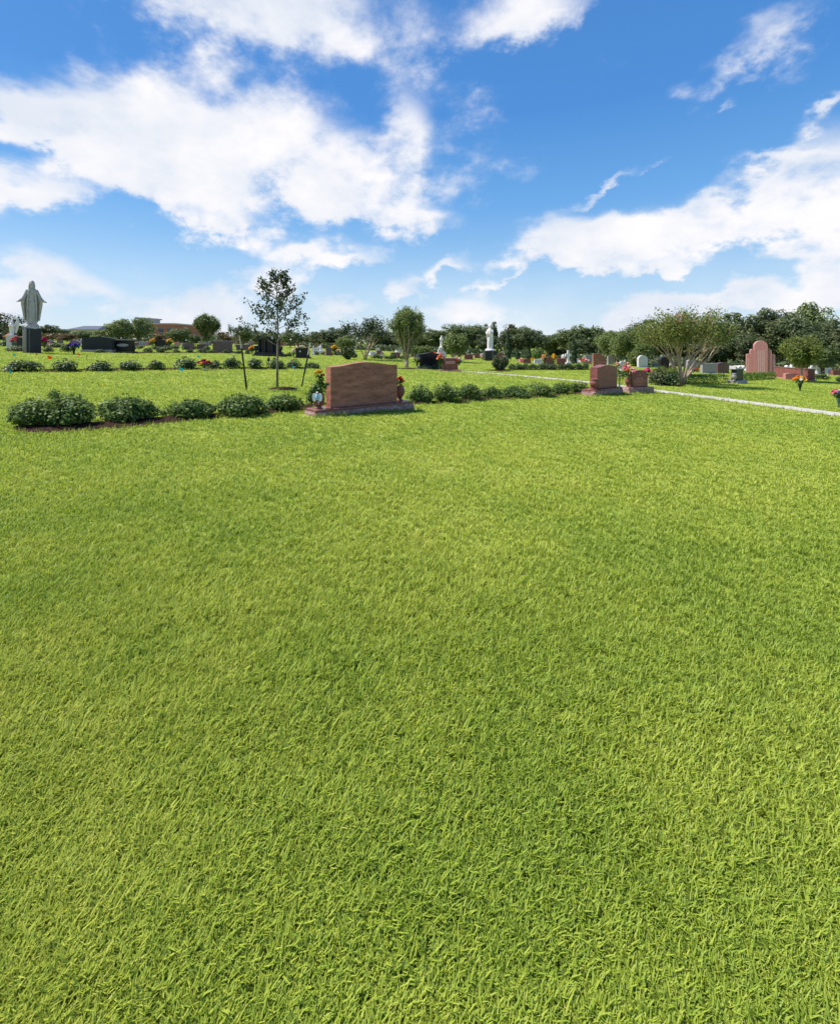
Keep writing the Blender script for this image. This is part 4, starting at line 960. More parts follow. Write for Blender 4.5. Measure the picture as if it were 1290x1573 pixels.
# black headstone and rose headstone right of the upright tree
t, dw, hb, H, c = stone(641, 679, 566, 541.5, 'black rough edged headstone on a grey base right of the upright tree', 'black_granite', 'grey_granite', 'serp', .3, 14, .14, 1.17, True, ret=True)
bouquet(c+Vector((-dw*.60,-.1,hb)), .55, .75, ['white','pale_pink','white'], 12, .11, 'white flowers at the left end of the black headstone', 15, 16)
t, dw, hb, H, c = stone(673, 709, 570, 550.5, 'dull red headstone with a pale nameplate between two bouquets', 'red_granite', 'rose_granite', 'flat', .35, 0, .13, 1.45, ret=True)
box_obj('nameplate', 'rose_granite', t, -dw*.3, dw*.3, -.19, -.176, H*.58, H*.82, .003)
box_obj('cap', 'rose_granite', t, -dw*.53, dw*.53, -.2, .2, H+.002, H+.04, .004)
bouquet(c+Vector((-dw*.60,-.1,hb)), .5, .95, ['coral','peach','pink','orange'], 14, .10, 'tall coral bouquet at the left of the dull red headstone', 16, 70)
bouquet(c+Vector((dw*.56,-.1,hb+.25)), .45, .42, ['pink','coral','white'], 9, .10, 'coral and white bouquet at the right of the dull red headstone', 17, 30)
# beyond the path
stone(802, 816, 558, 551, 'small dark red headstone under the ball topiary', 'red_granite', None, 'oval', .3, 0, .1)
stone(819, 833, 559, 551.5, 'low pale grey headstone left of the wreathed red headstone', 'pale_granite', None, 'flat', .3, 0, .1)
t, dw, hb, H, c = stone(835, 850, 561, 548, 'red headstone flanked by two golden flower sprays', 'red_granite', None, 'serp', .35, 0, .1, 1.05, ret=True)
bouquet(c+Vector((-dw*.58,-.2,.1)), .5, .9, ['gold','peach'], 10, .13, 'golden spray left of the wreathed red headstone', 18, 20)
bouquet(c+Vector((dw*.55,-.2,.1)), .5, .9, ['gold','yellow'], 10, .13, 'golden spray right of the wreathed red headstone', 19, 20)
stone(853, 870, 560, 550, 'plain red headstone left of the white stone cross', 'red_granite', None, 'flat', .35, 0, .1)
def cross_mon(px, pyb, top, wpx, label, mat='white_marble'):
    c = W(px, pyb); s = c.y/F; H = (pyb-top)*s; w = wpx*s; t = thing('stone_cross', c, 0, label, 'cross')
    box_obj('plinth', mat, t, -w*.4, w*.4, -.2, .2, -.05, H*.2, .01)
    bm = bmesh.new(); a = w*.16; y0, y1 = -.09, .09
    prism(bm, [(-a,H*.2),(a,H*.2),(a,H*.62),(w*.5,H*.62),(w*.5,H*.78),(a,H*.78),(a,H),(-a,H),(-a,H*.78),(-w*.5,H*.78),(-w*.5,H*.62),(-a,H*.62)], y0, y1, .01)
    link_obj('cross', bm_mesh('cross', bm), mat, t)
cross_mon(872.5, 561, 538, 9, 'tall white stone cross left of the slim cypress')
cross_mon(481.5, 545, 531, 5, 'small white far cross right of the right iron stake')
stone(897, 909, 559, 545.5, 'pale grey headstone left of the curved red headstone', 'grey_granite', None, 'flat', .3, 0, .1)
stone(908, 932.5, 564, 543, 'reddish brown headstone with a quarter round right side', 'brown_granite', None, 'quarter', .3, 0, .02)
stone(932, 944, 560, 546.5, 'blue grey headstone right of the curved red headstone', 'grey_granite', None, 'flat', .3, 0, .1)
bouquet(W(899, 562), 1.0, .7, ['pink','coral','white'], 12, .13, 'pink flowers left of the curved red headstone', 20, 20)
t, dw, hb, H, c = stone(950, 961, 567, 555, 'small white headstone between two wilting bouquets', 'pale_granite', None, 'shoulder', .25, 0, .15, ret=True)
bouquet(c+Vector((-dw*.8,-.05,.1)), .45, .5, ['gold','pale_pink'], 8, .10, 'wilting flowers left of the small white headstone', 21, 30)
bouquet(c+Vector((dw*.8,-.05,.1)), .45, .5, ['pale_pink','gold'], 8, .10, 'wilting flowers right of the small white headstone', 22, 30)
stone(979, 994, 564, 545.5, 'pale grey headstone with a rounded top behind the carved one', 'pale_granite', 'grey_granite', 'round', .3, 8, .06, 1.02)
stone(1011, 1027, 569, 547.5, 'black rounded headstone left of the big crape myrtle trunk', 'black_granite', None, 'round', .4, 5, .05)
bouquet(W(1030, 569), .4, .65, ['white','pale_pink'], 7, .1, 'white flowers right of the black rounded headstone', 23, 20)
stone(1054.5, 1069, 570.5, 552, 'upright grey headstone right of the crape myrtle trunk', 'grey_granite', None, 'oval', .3, 4, .02, 1.0)
bouquet(W(1065, 572), .4, .35, ['orange','coral'], 6, .09, 'orange flowers at the foot of the upright grey headstone', 24, 16)
bouquet(W(1071, 572), .4, .38, ['red','orange'], 6, .09, 'red flowers right of the orange ones at the grey headstone', 25, 16)
stone(1076.5, 1099, 573, 558, 'wide plain grey headstone behind the left clipped hedge', 'grey_granite', None, 'flat', .3, 6, .04, 1.0)
stone(1100, 1118, 573, 556.5, 'dull purple headstone behind the left clipped hedge', 'purple_granite', None, 'oval', .3, 6, .04, 1.0)
# scroll topped dark monument
def scroll():
    c = W(1132, 588.5); s = c.y/F; t = thing('scroll_monument', c, R(28), 'dark grey monument with pale scroll top on a grey base beside the hedge', 'monument')
    w = 24*s; H = 27.5*s
    box_obj('base', 'grey_granite', t, -w*.58, w*.58, -.28, .28, -.08, H*.17, .01)
    box_obj('die', 'charcoal_granite', t, -w*.38, w*.42, -.14, .14, H*.17, H*.78, .01)
    bm = bmesh.new(); pts = [(-w*.52,H*.80),(w*.54,H*.80)]+[(w*.54+ .0*i-(w*1.06)*i/20, H*(.93+.055*math.cos(2*PI*i/20*2))) for i in range(21)]
    prism(bm, pts, -.17, .17, .006); link_obj('scroll_top', bm_mesh('top', bm), 'pale_granite', t)
    box_obj('cornice', 'charcoal_granite', t, -w*.47, w*.49, -.155, .155, H*.775, H*.80)
    q = c+Vector((-w*.46, -.35, H*.16)); vase('granite_urn', q, H*.42, .13, 'grey_granite', 'grey urn on the left of the scroll topped monument', 'round')
scroll()
# stepped rose monument
def ziggurat():
    c = W(1167.5, 577); s = c.y/F; t = thing('stepped_monument', c, R(-26), 'tall rose granite monument with stepped shoulders and a rounded head', 'monument')
    H = 54*s; w = 36*s
    def blk(nm, x0, x1, y0, y1, h, rnd=0, mat='rose_granite'):
        bm = bmesh.new(); n = 12; hw = (x1-x0)/2; cx = (x0+x1)/2
        top = [(x1, h), (x0, h)] if not rnd else [(cx+hw*math.cos(PI*i/n), h-rnd+rnd*math.sin(PI*i/n)) for i in range(n+1)]
        prism(bm, [(x0, -.08), (x1, -.08)]+top, y0, y1, .015); link_obj(nm, bm_mesh(nm, bm), mat, t)
    blk('wing_block', -w*.5, -w*.372, -.20, .20, H*.62, H*.03)
    blk('wing_block', w*.372, w*.5, -.20, .20, H*.62, H*.03)
    blk('shoulder_block', -w*.37, -w*.232, -.27, .27, H*.76, H*.07)
    blk('shoulder_block', w*.232, w*.37, -.27, .27, H*.76, H*.07)
    blk('central_slab', -w*.23, w*.23, -.34, .34, H, w*.23)
    # pale inscription squares in columns, cut pattern
    def strip(x, wd, z0, z1, y, pitch):
        L, Rr = [], []; z = z0
        while z < z1:
            for q, f in ((z, 1), (z+pitch*.55, 1), (z+pitch*.55, .12), (z+pitch, .12)): L.append((x-wd*f/2, q)); Rr.append((x+wd*f/2, q))
            z += pitch
        bm = bmesh.new(); prism(bm, L[::-1]+Rr, y-.0035, y-.001); link_obj('carving', bm_mesh('carving', bm), 'pale_granite', t)
    for x in (-.10, -.035, .035, .10): strip(x*w, w*.026, H*.1, H*.7, -.34, H*.035)
    for x in (-.435, .435): strip(x*w, w*.022, H*.1, H*.5, -.20, H*.04)
ziggurat()
def wallx():
    a = W(1191, 580); b = W(1249, 585.5); d = b-a; L = math.hypot(d.x, d.y); t = thing('memorial_wall', (a+b)/2, math.atan2(d.y, d.x), 'low dark red polished wall right of the stepped monument', 'wall')
    H = 17/F*(a.y+b.y)/2; bm = bmesh.new()
    link_obj('panel', die_mesh('flat', L, .08, H, -.12, .12, .01), 'red_granite', t)
    box_obj('footing', 'rose_granite', t, -L*.51, L*.51, -.22, .22, -.12, .08, .01)
    box_obj('coping', 'polished_red_edge', t, -L*.505, L*.505, -.145, .145, H+.002, H+.05, .01)
wallx()
stone(1204, 1224, 583, 573, 'pink low arched stone in front of the red wall', 'rose_granite', None, 'oval', .3, -8, .05, 1.0)
# small white far memorials on the right
for i, (a, b, yb, yt, sh, lab) in enumerate([(1206,1211,574,561,'round','small white far stone above the left part of the red wall'),(1214,1219,574,559,'peak','pointed white far stone above the red wall'),(1243,1249,574,561,'peak','white far stone just right of the small lawn tree trunk'),(1268,1276,575,564,'serp','pale far stone near the right edge'),(1252,1254.5,574,557,'flat','left pale pillar stone behind the low spreading tree'),(1258,1261,574,557,'flat','right pale pillar stone behind the low spreading tree')]):
    stone(a, b, yb, yt, lab, 'white_marble', None, sh, .3, 0, .1)
stone(1276, 1292, 576, 568, 'dark red low stone at the right edge', 'red_granite', None, 'flat', .3, 0, .1)
bouquet(W(1273, 575), .9, .5, ['white','pale_pink'], 10, .12, 'white flowers on the grass near the right edge', 31, 20)
# more little far stones in the centre and left
for i, (a, b, yb, yt, sh, m_, lab) in enumerate([
    (693,700,548,541,'flat','grey_granite','tiny grey far stone right of the small white statue'),(716,722,549,543,'round','pale_granite','tiny pale rounded far stone left of the tall white statue'),
    (728,738,550,543,'flat','red_granite','tiny red far stone left of the tall statue pedestal'),(762,775,551,543,'oval','red_granite','small red far stone right of the tall statue pedestal'),
    (570,578,547,540,'flat','pale_granite','tiny pale far stone under the airy crape myrtle'),(583,590,547,541,'round','grey_granite','tiny grey rounded far stone right of the airy crape myrtle'),
    (631,640,548,541,'flat','red_granite','tiny red far stone right of the upright tree trunk'),(527,534,545,538,'flat','purple_granite','tiny brown far stone left of the spindly shrub'),
    (487,491,542,532,'flat','white_marble','tiny upright white far stone before the dark wood'),(493,499,543,538,'flat','pale_granite','tiny pale block right of the upright white stone'),
    (60,68,532,524,'flat','red_granite','dark red far stone right behind the black pedestal'),(76,83,531,525,'flat','purple_granite','brown far stone right of the pedestal'),
    (112,121,530,523,'round','purple_granite','brown far stone above the purple flowers'),(206,213,532,526,'flat','purple_granite','brown far stone right of the oval plaque headstone'),
    (220,228,531,524,'serp','rose_granite','pink far stone left of the yellow mums'),(268,276,532,525,'flat','rose_granite','pink far stone right of the yellow mums'),
    (882,889,557,550,'flat','pale_granite','small pale far stone right of the slim cypress'),(862,868,553,544,'peak','white_marble','white pointed stone behind the plain red headstone')]):
    stone(a, b, yb, yt, lab, m_, None, sh, .25, 0, .1)

rg = random.Random(12)
far_sets = [('grey_granite', 'tiny grey headstone in the far rows behind the left lawn', 'tiny far grey headstones on the left', 60, 400, 527.5, 533),
            ('purple_granite', 'tiny brown headstone in the far rows behind the left lawn', 'tiny far brown headstones on the left', 60, 400, 527.5, 533),
            ('pale_granite', 'tiny pale headstone in the far rows behind the centre lawn', 'tiny far pale headstones in the centre', 480, 800, 540, 546),
            ('red_granite', 'tiny red headstone in the far rows behind the centre lawn', 'tiny far red headstones in the centre', 480, 900, 541, 547),
            ('grey_granite', 'tiny grey headstone before the oaks on the right', 'tiny far grey headstones on the right', 940, 1280, 559, 566)]
for m_, lab, grp, xa, xb, ya, yb in far_sets:
    for k in range(9):
        px = xa+(xb-xa)*(k+rg.uniform(.1,.9))/9; py = ya+(yb-ya)*rg.random(); wd = rg.uniform(5, 9)
        if xa == 60: py = min(py, 520+.028*px+5)
        bm = bmesh.new(); c = W(px, py); s_ = c.y/F; w_ = wd*s_; H_ = rg.uniform(5, 7.5)*s_
        prism(bm, top_profile(rg.choice(('flat','serp','oval')), w_, .1, H_), -.12, .12, .01); bbox(bm, -w_*.6, w_*.6, -.22, .22, -.05, .101)
        o = link_obj('headstone', bm_mesh('headstone', bm), m_); o.location = c; o.rotation_euler = (0, 0, rg.uniform(-.2, .2)-math.atan((px-645)/F)*.7); tag(o, lab.replace('tiny ', ORD[k]+' tiny ', 1)+', counted from the left', 'headstone', grp)
tiny = [bpy.data.meshes.new_from_object(bpy.data.objects.new('x', fmesh(c_))) for c_ in ('white', 'coral', 'gold', 'pink')]
for k in range(40):
    xa, xb, ya, yb, side = [(60, 400, 528, 534, 'left'), (480, 780, 541, 547, 'centre'), (790, 960, 552, 558, 'middle right'), (1100, 1285, 564, 572, 'right')][k % 4]
    px = xa+(xb-xa)*((k//16)+rg.uniform(.1, .9))/3; c = W(px, rg.uniform(ya, yb)); nm = ('white', 'coral', 'golden', 'pink')[(k//4) % 4]
    o = link_obj('grave_flowers', tiny[(k//4) % 4], None); o.location = c+Vector((0, 0, .12)); s_ = rg.uniform(.22, .38); o.scale = (s_, s_, s_*1.2)
    tag(o, '%s tiny %s grave flowers from the left among the far %s headstones' % (ORD[k//16], nm, side), 'flowers', 'tiny %s far flowers, %s' % (nm, side))

# ------------------------------------------------------------------ in ground vases and small things
def field_vase(px, pyb, pyt, wpx, colors, label, vlabel, vm='bronze_green', seed=1, vf=.45, n=12):
    c = W(px, pyb); s = c.y/F; H = (pyb-pyt)*s; w = wpx*s
    vase('grave_vase', c, H*vf, max(.05, w*.16), vm, vlabel, 'cone', 'in ground vases')
    bouquet(c+Vector((0,0,H*vf*.85)), w, H*(1-vf*.85), colors, n, w*.17, label, seed, 30)
    EXCL.append((c.x, c.y, .06))
field_vase(1228.5, 601, 578, 19, ['gold','orange','yellow','white'], 'gold and white bouquet standing on the right lawn', 'dark green cone vase under the gold bouquet', 'dark_plastic', 41, .5, 11)
field_vase(1288, 626, 599, 22, ['pale_pink','magenta','purple','sky_blue','pink'], 'pink purple and blue bouquet at the right edge', 'green bronze vase under the pink and purple bouquet', 'bronze_green', 42, .55, 12)
field_vase(113.5, 544.5, 527.5, 19, ['purple','blue','purple','blue','magenta'], 'round purple and blue bouquet on the left lawn', 'black cone vase under the purple and blue bouquet', 'dark_plastic', 43, .6, 14)
field_vase(314, 569, 553, 21, ['magenta','magenta','deep_red','yellow','magenta','gold'], 'magenta and yellow bouquet at the second shrub row', 'small white vase under the magenta and yellow bouquet', 'white_plastic', 44, .25, 18)
field_vase(586, 556, 544, 6, ['peach','white'], 'small peach bouquet above the brown headstone', 'slim dark vase under the small peach bouquet', 'dark_plastic', 45, .5, 6)
bouquet(W(14, 531), .75, .95, ['orange','gold','peach'], 12, .16, 'orange flowers below the white winged sculpture', 46, 20)
bouquet(W(23, 534), .6, .8, ['magenta','pink','coral'], 10, .14, 'pink flowers left of the black pedestal', 47, 20)
bouquet(W(68, 535), .5, .8, ['red','deep_red','magenta'], 10, .14, 'dark red flowers right behind the black pedestal', 48, 20)
bouquet(W(128, 539), .5, .9, ['pale_pink','purple','white'], 9, .12, 'pale pink and lilac flowers at the left end of the wide charcoal headstone', 49, 20)
bouquet(W(706, 552), .6, .9, ['pale_pink','pink'], 9, .14, 'pale pink far flowers behind the rose headstone', 50, 20)
bouquet(W(722, 552), .8, .5, ['white','peach'], 9, .13, 'white far flowers left of the tall statue pedestal', 51, 20)
bouquet(W(741, 553), .7, .7, ['white','pale_pink'], 8, .12, 'pale flowers at the left foot of the tall statue pedestal', 52, 20)
def lantern():
    c = W(412.5, 567); b = c.copy(); s = c.y/F; t = thing('hanging_ornament', b, 0, 'small black teardrop ornament on a thin rod before the columned monument', 'ornament')
    bm = bmesh.new(); tube(bm, [(0,0,-.05),(0,0,12*s)], [.008,.008], 5); link_obj('rod', bm_mesh('rod', bm), 'stake_iron', t)
    bm = bmesh.new(); lathe(bm, [(.01,0),(.05,.01),(.068,.06),(.05,.12),(.02,.18),(.006,.23)], 12, 0, 0, 12*s); link_obj('drop', bm_mesh('drop', bm, True), 'black_granite', t)
lantern()
def flag(px, pyb, h, colr, label, sz=.09):
    c = W(px, pyb); t = thing('marker_flag', c, R((px*13) % 60-30), label, 'marker flag', 'little utility flags in the lawn')
    bm = bmesh.new(); tube(bm, [(0,0,-.03),(0,0,h)], [.003,.003], 4); link_obj('wire', bm_mesh('wire', bm), 'stake_iron', t)
    bm = bmesh.new(); V = []
    for i in range(5):
        for z in (0, 1): V.append(bm.verts.new((i/4*sz, .015*math.sin(i*1.6), h-z*sz*.8-.01*i)))
    for i in range(4): bm.faces.new((V[2*i], V[2*i+1], V[2*i+3], V[2*i+2]))
    link_obj('pennant', bm_mesh('pennant', bm), 'petal_'+colr, t)
flag(14, 588, .36, 'cyan', 'blue marker flag nearest the left edge, below the first shrub', .11)
flag(20, 553, .3, 'cyan', 'blue marker flag left of the black pedestal', .13)
flag(73, 558, .32, 'flag_orange', 'bright orange marker flag right of the black pedestal', .15)
flag(119, 550, .26, 'flag_orange', 'orange marker flag right of the purple flowers', .11)
flag(303, 553, .28, 'cyan', 'blue marker flag above the magenta bouquet', .13)
flag(275, 577, .3, 'cyan', 'blue marker flag left below the magenta bouquet', .13)
flag(449, 571, .26, 'cyan', 'blue marker flag between the young oak and the right stake', .11)
flag(55, 549, .22, 'flag_orange', 'faint orange marker flag in front of the black pedestal', .08)
def ground_rod():
    c = W(133.5, 553); bm = bmesh.new(); tube(bm, [(0,0,-.05),(0,0,.2)], [.012,.012], 6); lathe(bm, [(.02,.2),(.02,.23)], 8)
    o = link_obj('ground_peg', bm_mesh('peg', bm), 'stake_iron'); o.location = c; tag(o, 'short dark peg standing in the lawn below the wide charcoal headstone', 'peg')
ground_rod()

# ------------------------------------------------------------------ statues
def loft(bm, rings, seg=40):
    """rings: z, cx, cy, rx, ry, fold amplitude, folds, phase"""
    R_ = []
    for z, cx, cy, rx, ry, fa, fn, ph in rings:
        r = []
        for i in range(seg):
            a = 2*PI*i/seg; k = 1+fa*math.sin(fn*a+ph)+fa*.5*math.sin(fn*1.7*a+ph*2)
            r.append(bm.verts.new((cx+rx*k*math.cos(a), cy+ry*k*math.sin(a), z)))
        R_.append(r)
    for a, b in zip(R_, R_[1:]):
        for i in range(seg): bm.faces.new((a[i], a[(i+1)%seg], b[(i+1)%seg], b[i]))
    bm.faces.new(R_[0][::-1]); bm.faces.new(R_[-1])
def ball(bm, c, r, sc=(1,1,1)):
    bmesh.ops.create_uvsphere(bm, u_segments=16, v_segments=12, radius=r, matrix=Matrix.Translation(c) @ Matrix.Diagonal((*sc, 1)))
def hand(bm, wrist, d, palm_n, s=1.0):
    d = Vector(d).normalized(); n = Vector(palm_n).normalized(); side = d.cross(n).normalized()
    w = Vector(wrist); tube(bm, [w, w+d*.03*s, w+d*.085*s], [.022*s, .034*s, .034*s], 8)
    for k, L in ((-1.5,.062),(-.5,.075),(.5,.07),(1.5,.055)):
        b = w+d*.08*s+side*k*.017*s; tube(bm, [b, b+d*L*.5*s, b+(d*L-n*.012)*s], [.0095*s,.009*s,.007*s], 6)
    b = w+d*.035*s-side*.03*s; tube(bm, [b, b+(d*.5-side).normalized()*.03*s, b+(d-side*.7).normalized()*.055*s], [.012*s,.010*s,.008*s], 6)
def head(bm, c, veil=False, beard=False):
    x, y, z = c
    ball(bm, (x, y, z), .088, (.82, .98, 1.18)); ball(bm, (x, y-.03, z-.045), .06, (.8, .9, 1.1))
    ball(bm, (x, y-.085, z-.012), .018, (.7, 1, 1.5)); tube(bm, [(x, y, z-.2), (x, y-.005, z-.06)], [.06, .052], 10)
    for s in (-1, 1): ball(bm, (x+s*.028, y-.078, z+.012), .011)
    for s in (-1, 1): ball(bm, (x+s*.03, y-.074, z+.034), .014, (1.4, .8, .4))
    ball(bm, (x, y-.08, z-.052), .014, (1.5, .7, .5))
    if beard: ball(bm, (x, y-.06, z-.095), .042, (1, .8, 1.25))
    if veil:
        ball(bm, (x, y+.035, z+.015), .108, (.98, 1.0, 1.2)); loft(bm, [(z-.28, x, y+.07, .16, .10, .05, 6, 0), (z-.1, x, y+.05, .105, .085, .04, 6, 0), (z+.05, x, y+.04, .1, .09, .0, 6, 0)], 24)
    else:
        ball(bm, (x, y+.03, z+.03), .098, (1, 1, 1.1)); 
        for s in (-1, 1): tube(bm, [(x+s*.07, y+.02, z+.05), (x+s*.085, y+.01, z-.05), (x+s*.095, y-.005, z-.17)], [.03, .036, .026], 8)
        tube(bm, [(x, y+.07, z), (x, y+.08, z-.2)], [.07, .06], 10)
        for s in (-1, 1): ball(bm, (x+s*.078, y-.01, z-.005), .018, (.5, .8, 1.4))
def remeshed(name, bm, voxel, smooth_it=2):
    me = bpy.data.meshes.new(name); bm.to_mesh(me); bm.free()
    o = bpy.data.objects.new(name, me); COL.objects.link(o)
    m = o.modifiers.new('r', 'REMESH'); m.mode = 'VOXEL'; m.voxel_size = voxel; m.use_smooth_shade = True
    s = o.modifiers.new('s', 'SMOOTH'); s.factor = .5; s.iterations = smooth_it
    dg = bpy.context.evaluated_depsgraph_get(); dg.update()
    me2 = bpy.data.meshes.new_from_object(o.evaluated_get(dg)); bpy.data.objects.remove(o); me2.name = name
    for p in me2.polygons: p.use_smooth = True
    return me2
def fig_open_arms():
    bm = bmesh.new()
    # inner robe
    loft(bm, [(.0,0,0,.215,.17,.05,9,0),(.12,0,0,.205,.155,.07,9,.4),(.5,0,-.01,.185,.14,.08,9,.9),(.85,0,-.02,.175,.125,.06,9,1.2),(1.03,0,-.015,.155,.105,.03,9,1.4),(1.07,0,-.015,.158,.108,.0,9,1.4),(1.12,0,-.01,.165,.115,.02,10,1.4),(1.3,0,0,.185,.12,.03,10,1.0),(1.42,0,.01,.185,.105,.02,8,1),(1.5,0,.01,.11,.08,0,8,1),(1.53,0,.01,.07,.06,0,8,1)])
    # belt
    loft(bm, [(1.02,0,-.018,.166,.118,0,1,0),(1.055,0,-.018,.168,.12,0,1,0),(1.065,0,-.018,.162,.115,0,1,0)])
    # cloak hanging behind and at the sides
    loft(bm, [(.10,0,.12,.25,.08,.05,11,0),(.4,0,.12,.30,.08,.08,11,.3),(.8,0,.11,.34,.08,.07,11,.8),(1.05,0,.08,.35,.09,.05,11,1),(1.3,0,.05,.27,.10,.03,11,1.2),(1.46,0,.03,.19,.09,.01,11,1.2),(1.52,0,.02,.10,.07,0,11,1)])
    for s in (-1, 1):
        tube(bm, [(s*.17,.01,1.42),(s*.27,-.0,1.22),(s*.355,-.04,1.05),(s*.425,-.09,.97)], [.085,.085,.095,.10], 16)
        # drooping cuff and side fall of the cloak
        tube(bm, [(s*.36,-.03,1.02),(s*.37,-.02,.82),(s*.33,.02,.5),(s*.29,.05,.16)], [.095,.08,.06,.045], 12)
        tube(bm, [(s*.41,-.07,.97),(s*.37,-.07,.84)], [.06,.02], 10)
        hand(bm, (s*.45,-.12,.975), (s*.85,-.45,-.25), (0,-.5,.8), 1.35)
        tube(bm, [(s*.14,-.10,1.38),(s*.17,-.12,1.1),(s*.19,-.12,.6),(s*.17,-.11,.12)], [.03,.035,.03,.03], 8)
    tube(bm, [(-.05,-.13,.98),(-.03,-.155,.5),(.0,-.17,.03)], [.02,.028,.035], 8); tube(bm, [(.07,-.12,.98),(.09,-.15,.5),(.1,-.16,.03)], [.02,.03,.035], 8)
    for s in (-1, 1): ball(bm, (s*.08,-.19,.02), .045, (.8,1.5,.7))
    n0 = len(bm.verts); head(bm, (0,-.02,1.655), False, True); bm.verts.ensure_lookup_table()
    for v in bm.verts[n0:]: v.co = Vector((0,-.01,1.56))+(v.co-Vector((0,-.01,1.56)))*1.2
    return remeshed('figure', bm, .0125)
def fig_mother(child=True):
    bm = bmesh.new()
    loft(bm, [(.0,0,0,.20,.17,.06,8,0),(.3,0,0,.20,.16,.08,8,.6),(.8,0,-.01,.19,.15,.07,8,1.1),(1.1,0,-.01,.17,.13,.04,8,1.4),(1.35,0,0,.18,.13,.03,8,1),(1.45,0,.01,.15,.10,.01,8,1),(1.53,0,.01,.07,.06,0,8,1)])
    loft(bm, [(.1,.0,.06,.21,.12,.05,10,0),(.7,.0,.06,.235,.13,.06,10,1),(1.2,0,.05,.225,.12,.04,10,1.5),(1.45,0,.03,.18,.10,.02,10,1.7),(1.56,0,.03,.10,.09,0,10,1)])
    for s in (-1, 1):
        tube(bm, [(s*.17,.0,1.4),(s*.23,-.06,1.22),(s*.2,-.14,1.10),(s*.09,-.2,1.18)], [.075,.075,.07,.05], 12)
        tube(bm, [(s*.2,-.1,1.12),(s*.2,-.06,.85),(s*.18,-.02,.5)], [.06,.045,.03], 10)
        hand(bm, (s*.07,-.21,1.2), (-s*.35,-.2,.8), (-s,0,0), 1.1)
    if child:
        ball(bm, (.11,-.20,1.34), .075, (1,1,1.3)); ball(bm, (.12,-.22,1.5), .055); tube(bm, [(.11,-.2,1.3),(.08,-.24,1.15)], [.06,.045], 10)
    tube(bm, [(0,-.14,1.0),(-.03,-.17,.5),(-.05,-.17,.05)], [.02,.03,.03], 8)
    head(bm, (0,-.02,1.665), True)
    return remeshed('figure', bm, .0135)
def rock_plinth(w, d, h, seed):
    bm = bmesh.new(); rg = random.Random(seed); n = 24; rings = []
    for k, (z, s) in enumerate(((-.02,1),(h*.4,1.0),(h*.7,.93),(h,.8))):
        rings.append([bm.verts.new((w/2*s*math.cos(2*PI*i/n)*(1.12 if i%6 in (2,3,4) else 1)+rg.uniform(-.015,.015), d/2*s*math.sin(2*PI*i/n)*(1.1)+rg.uniform(-.015,.015), z+rg.uniform(-.01,.01))) for i in range(n)])
    for a, b in zip(rings, rings[1:]):
        for i in range(n): bm.faces.new((a[i], a[(i+1)%n], b[(i+1)%n], b[i]))
    bm.faces.new(rings[0][::-1]); bm.faces.new(rings[-1]); return bm_mesh('plinth', bm)
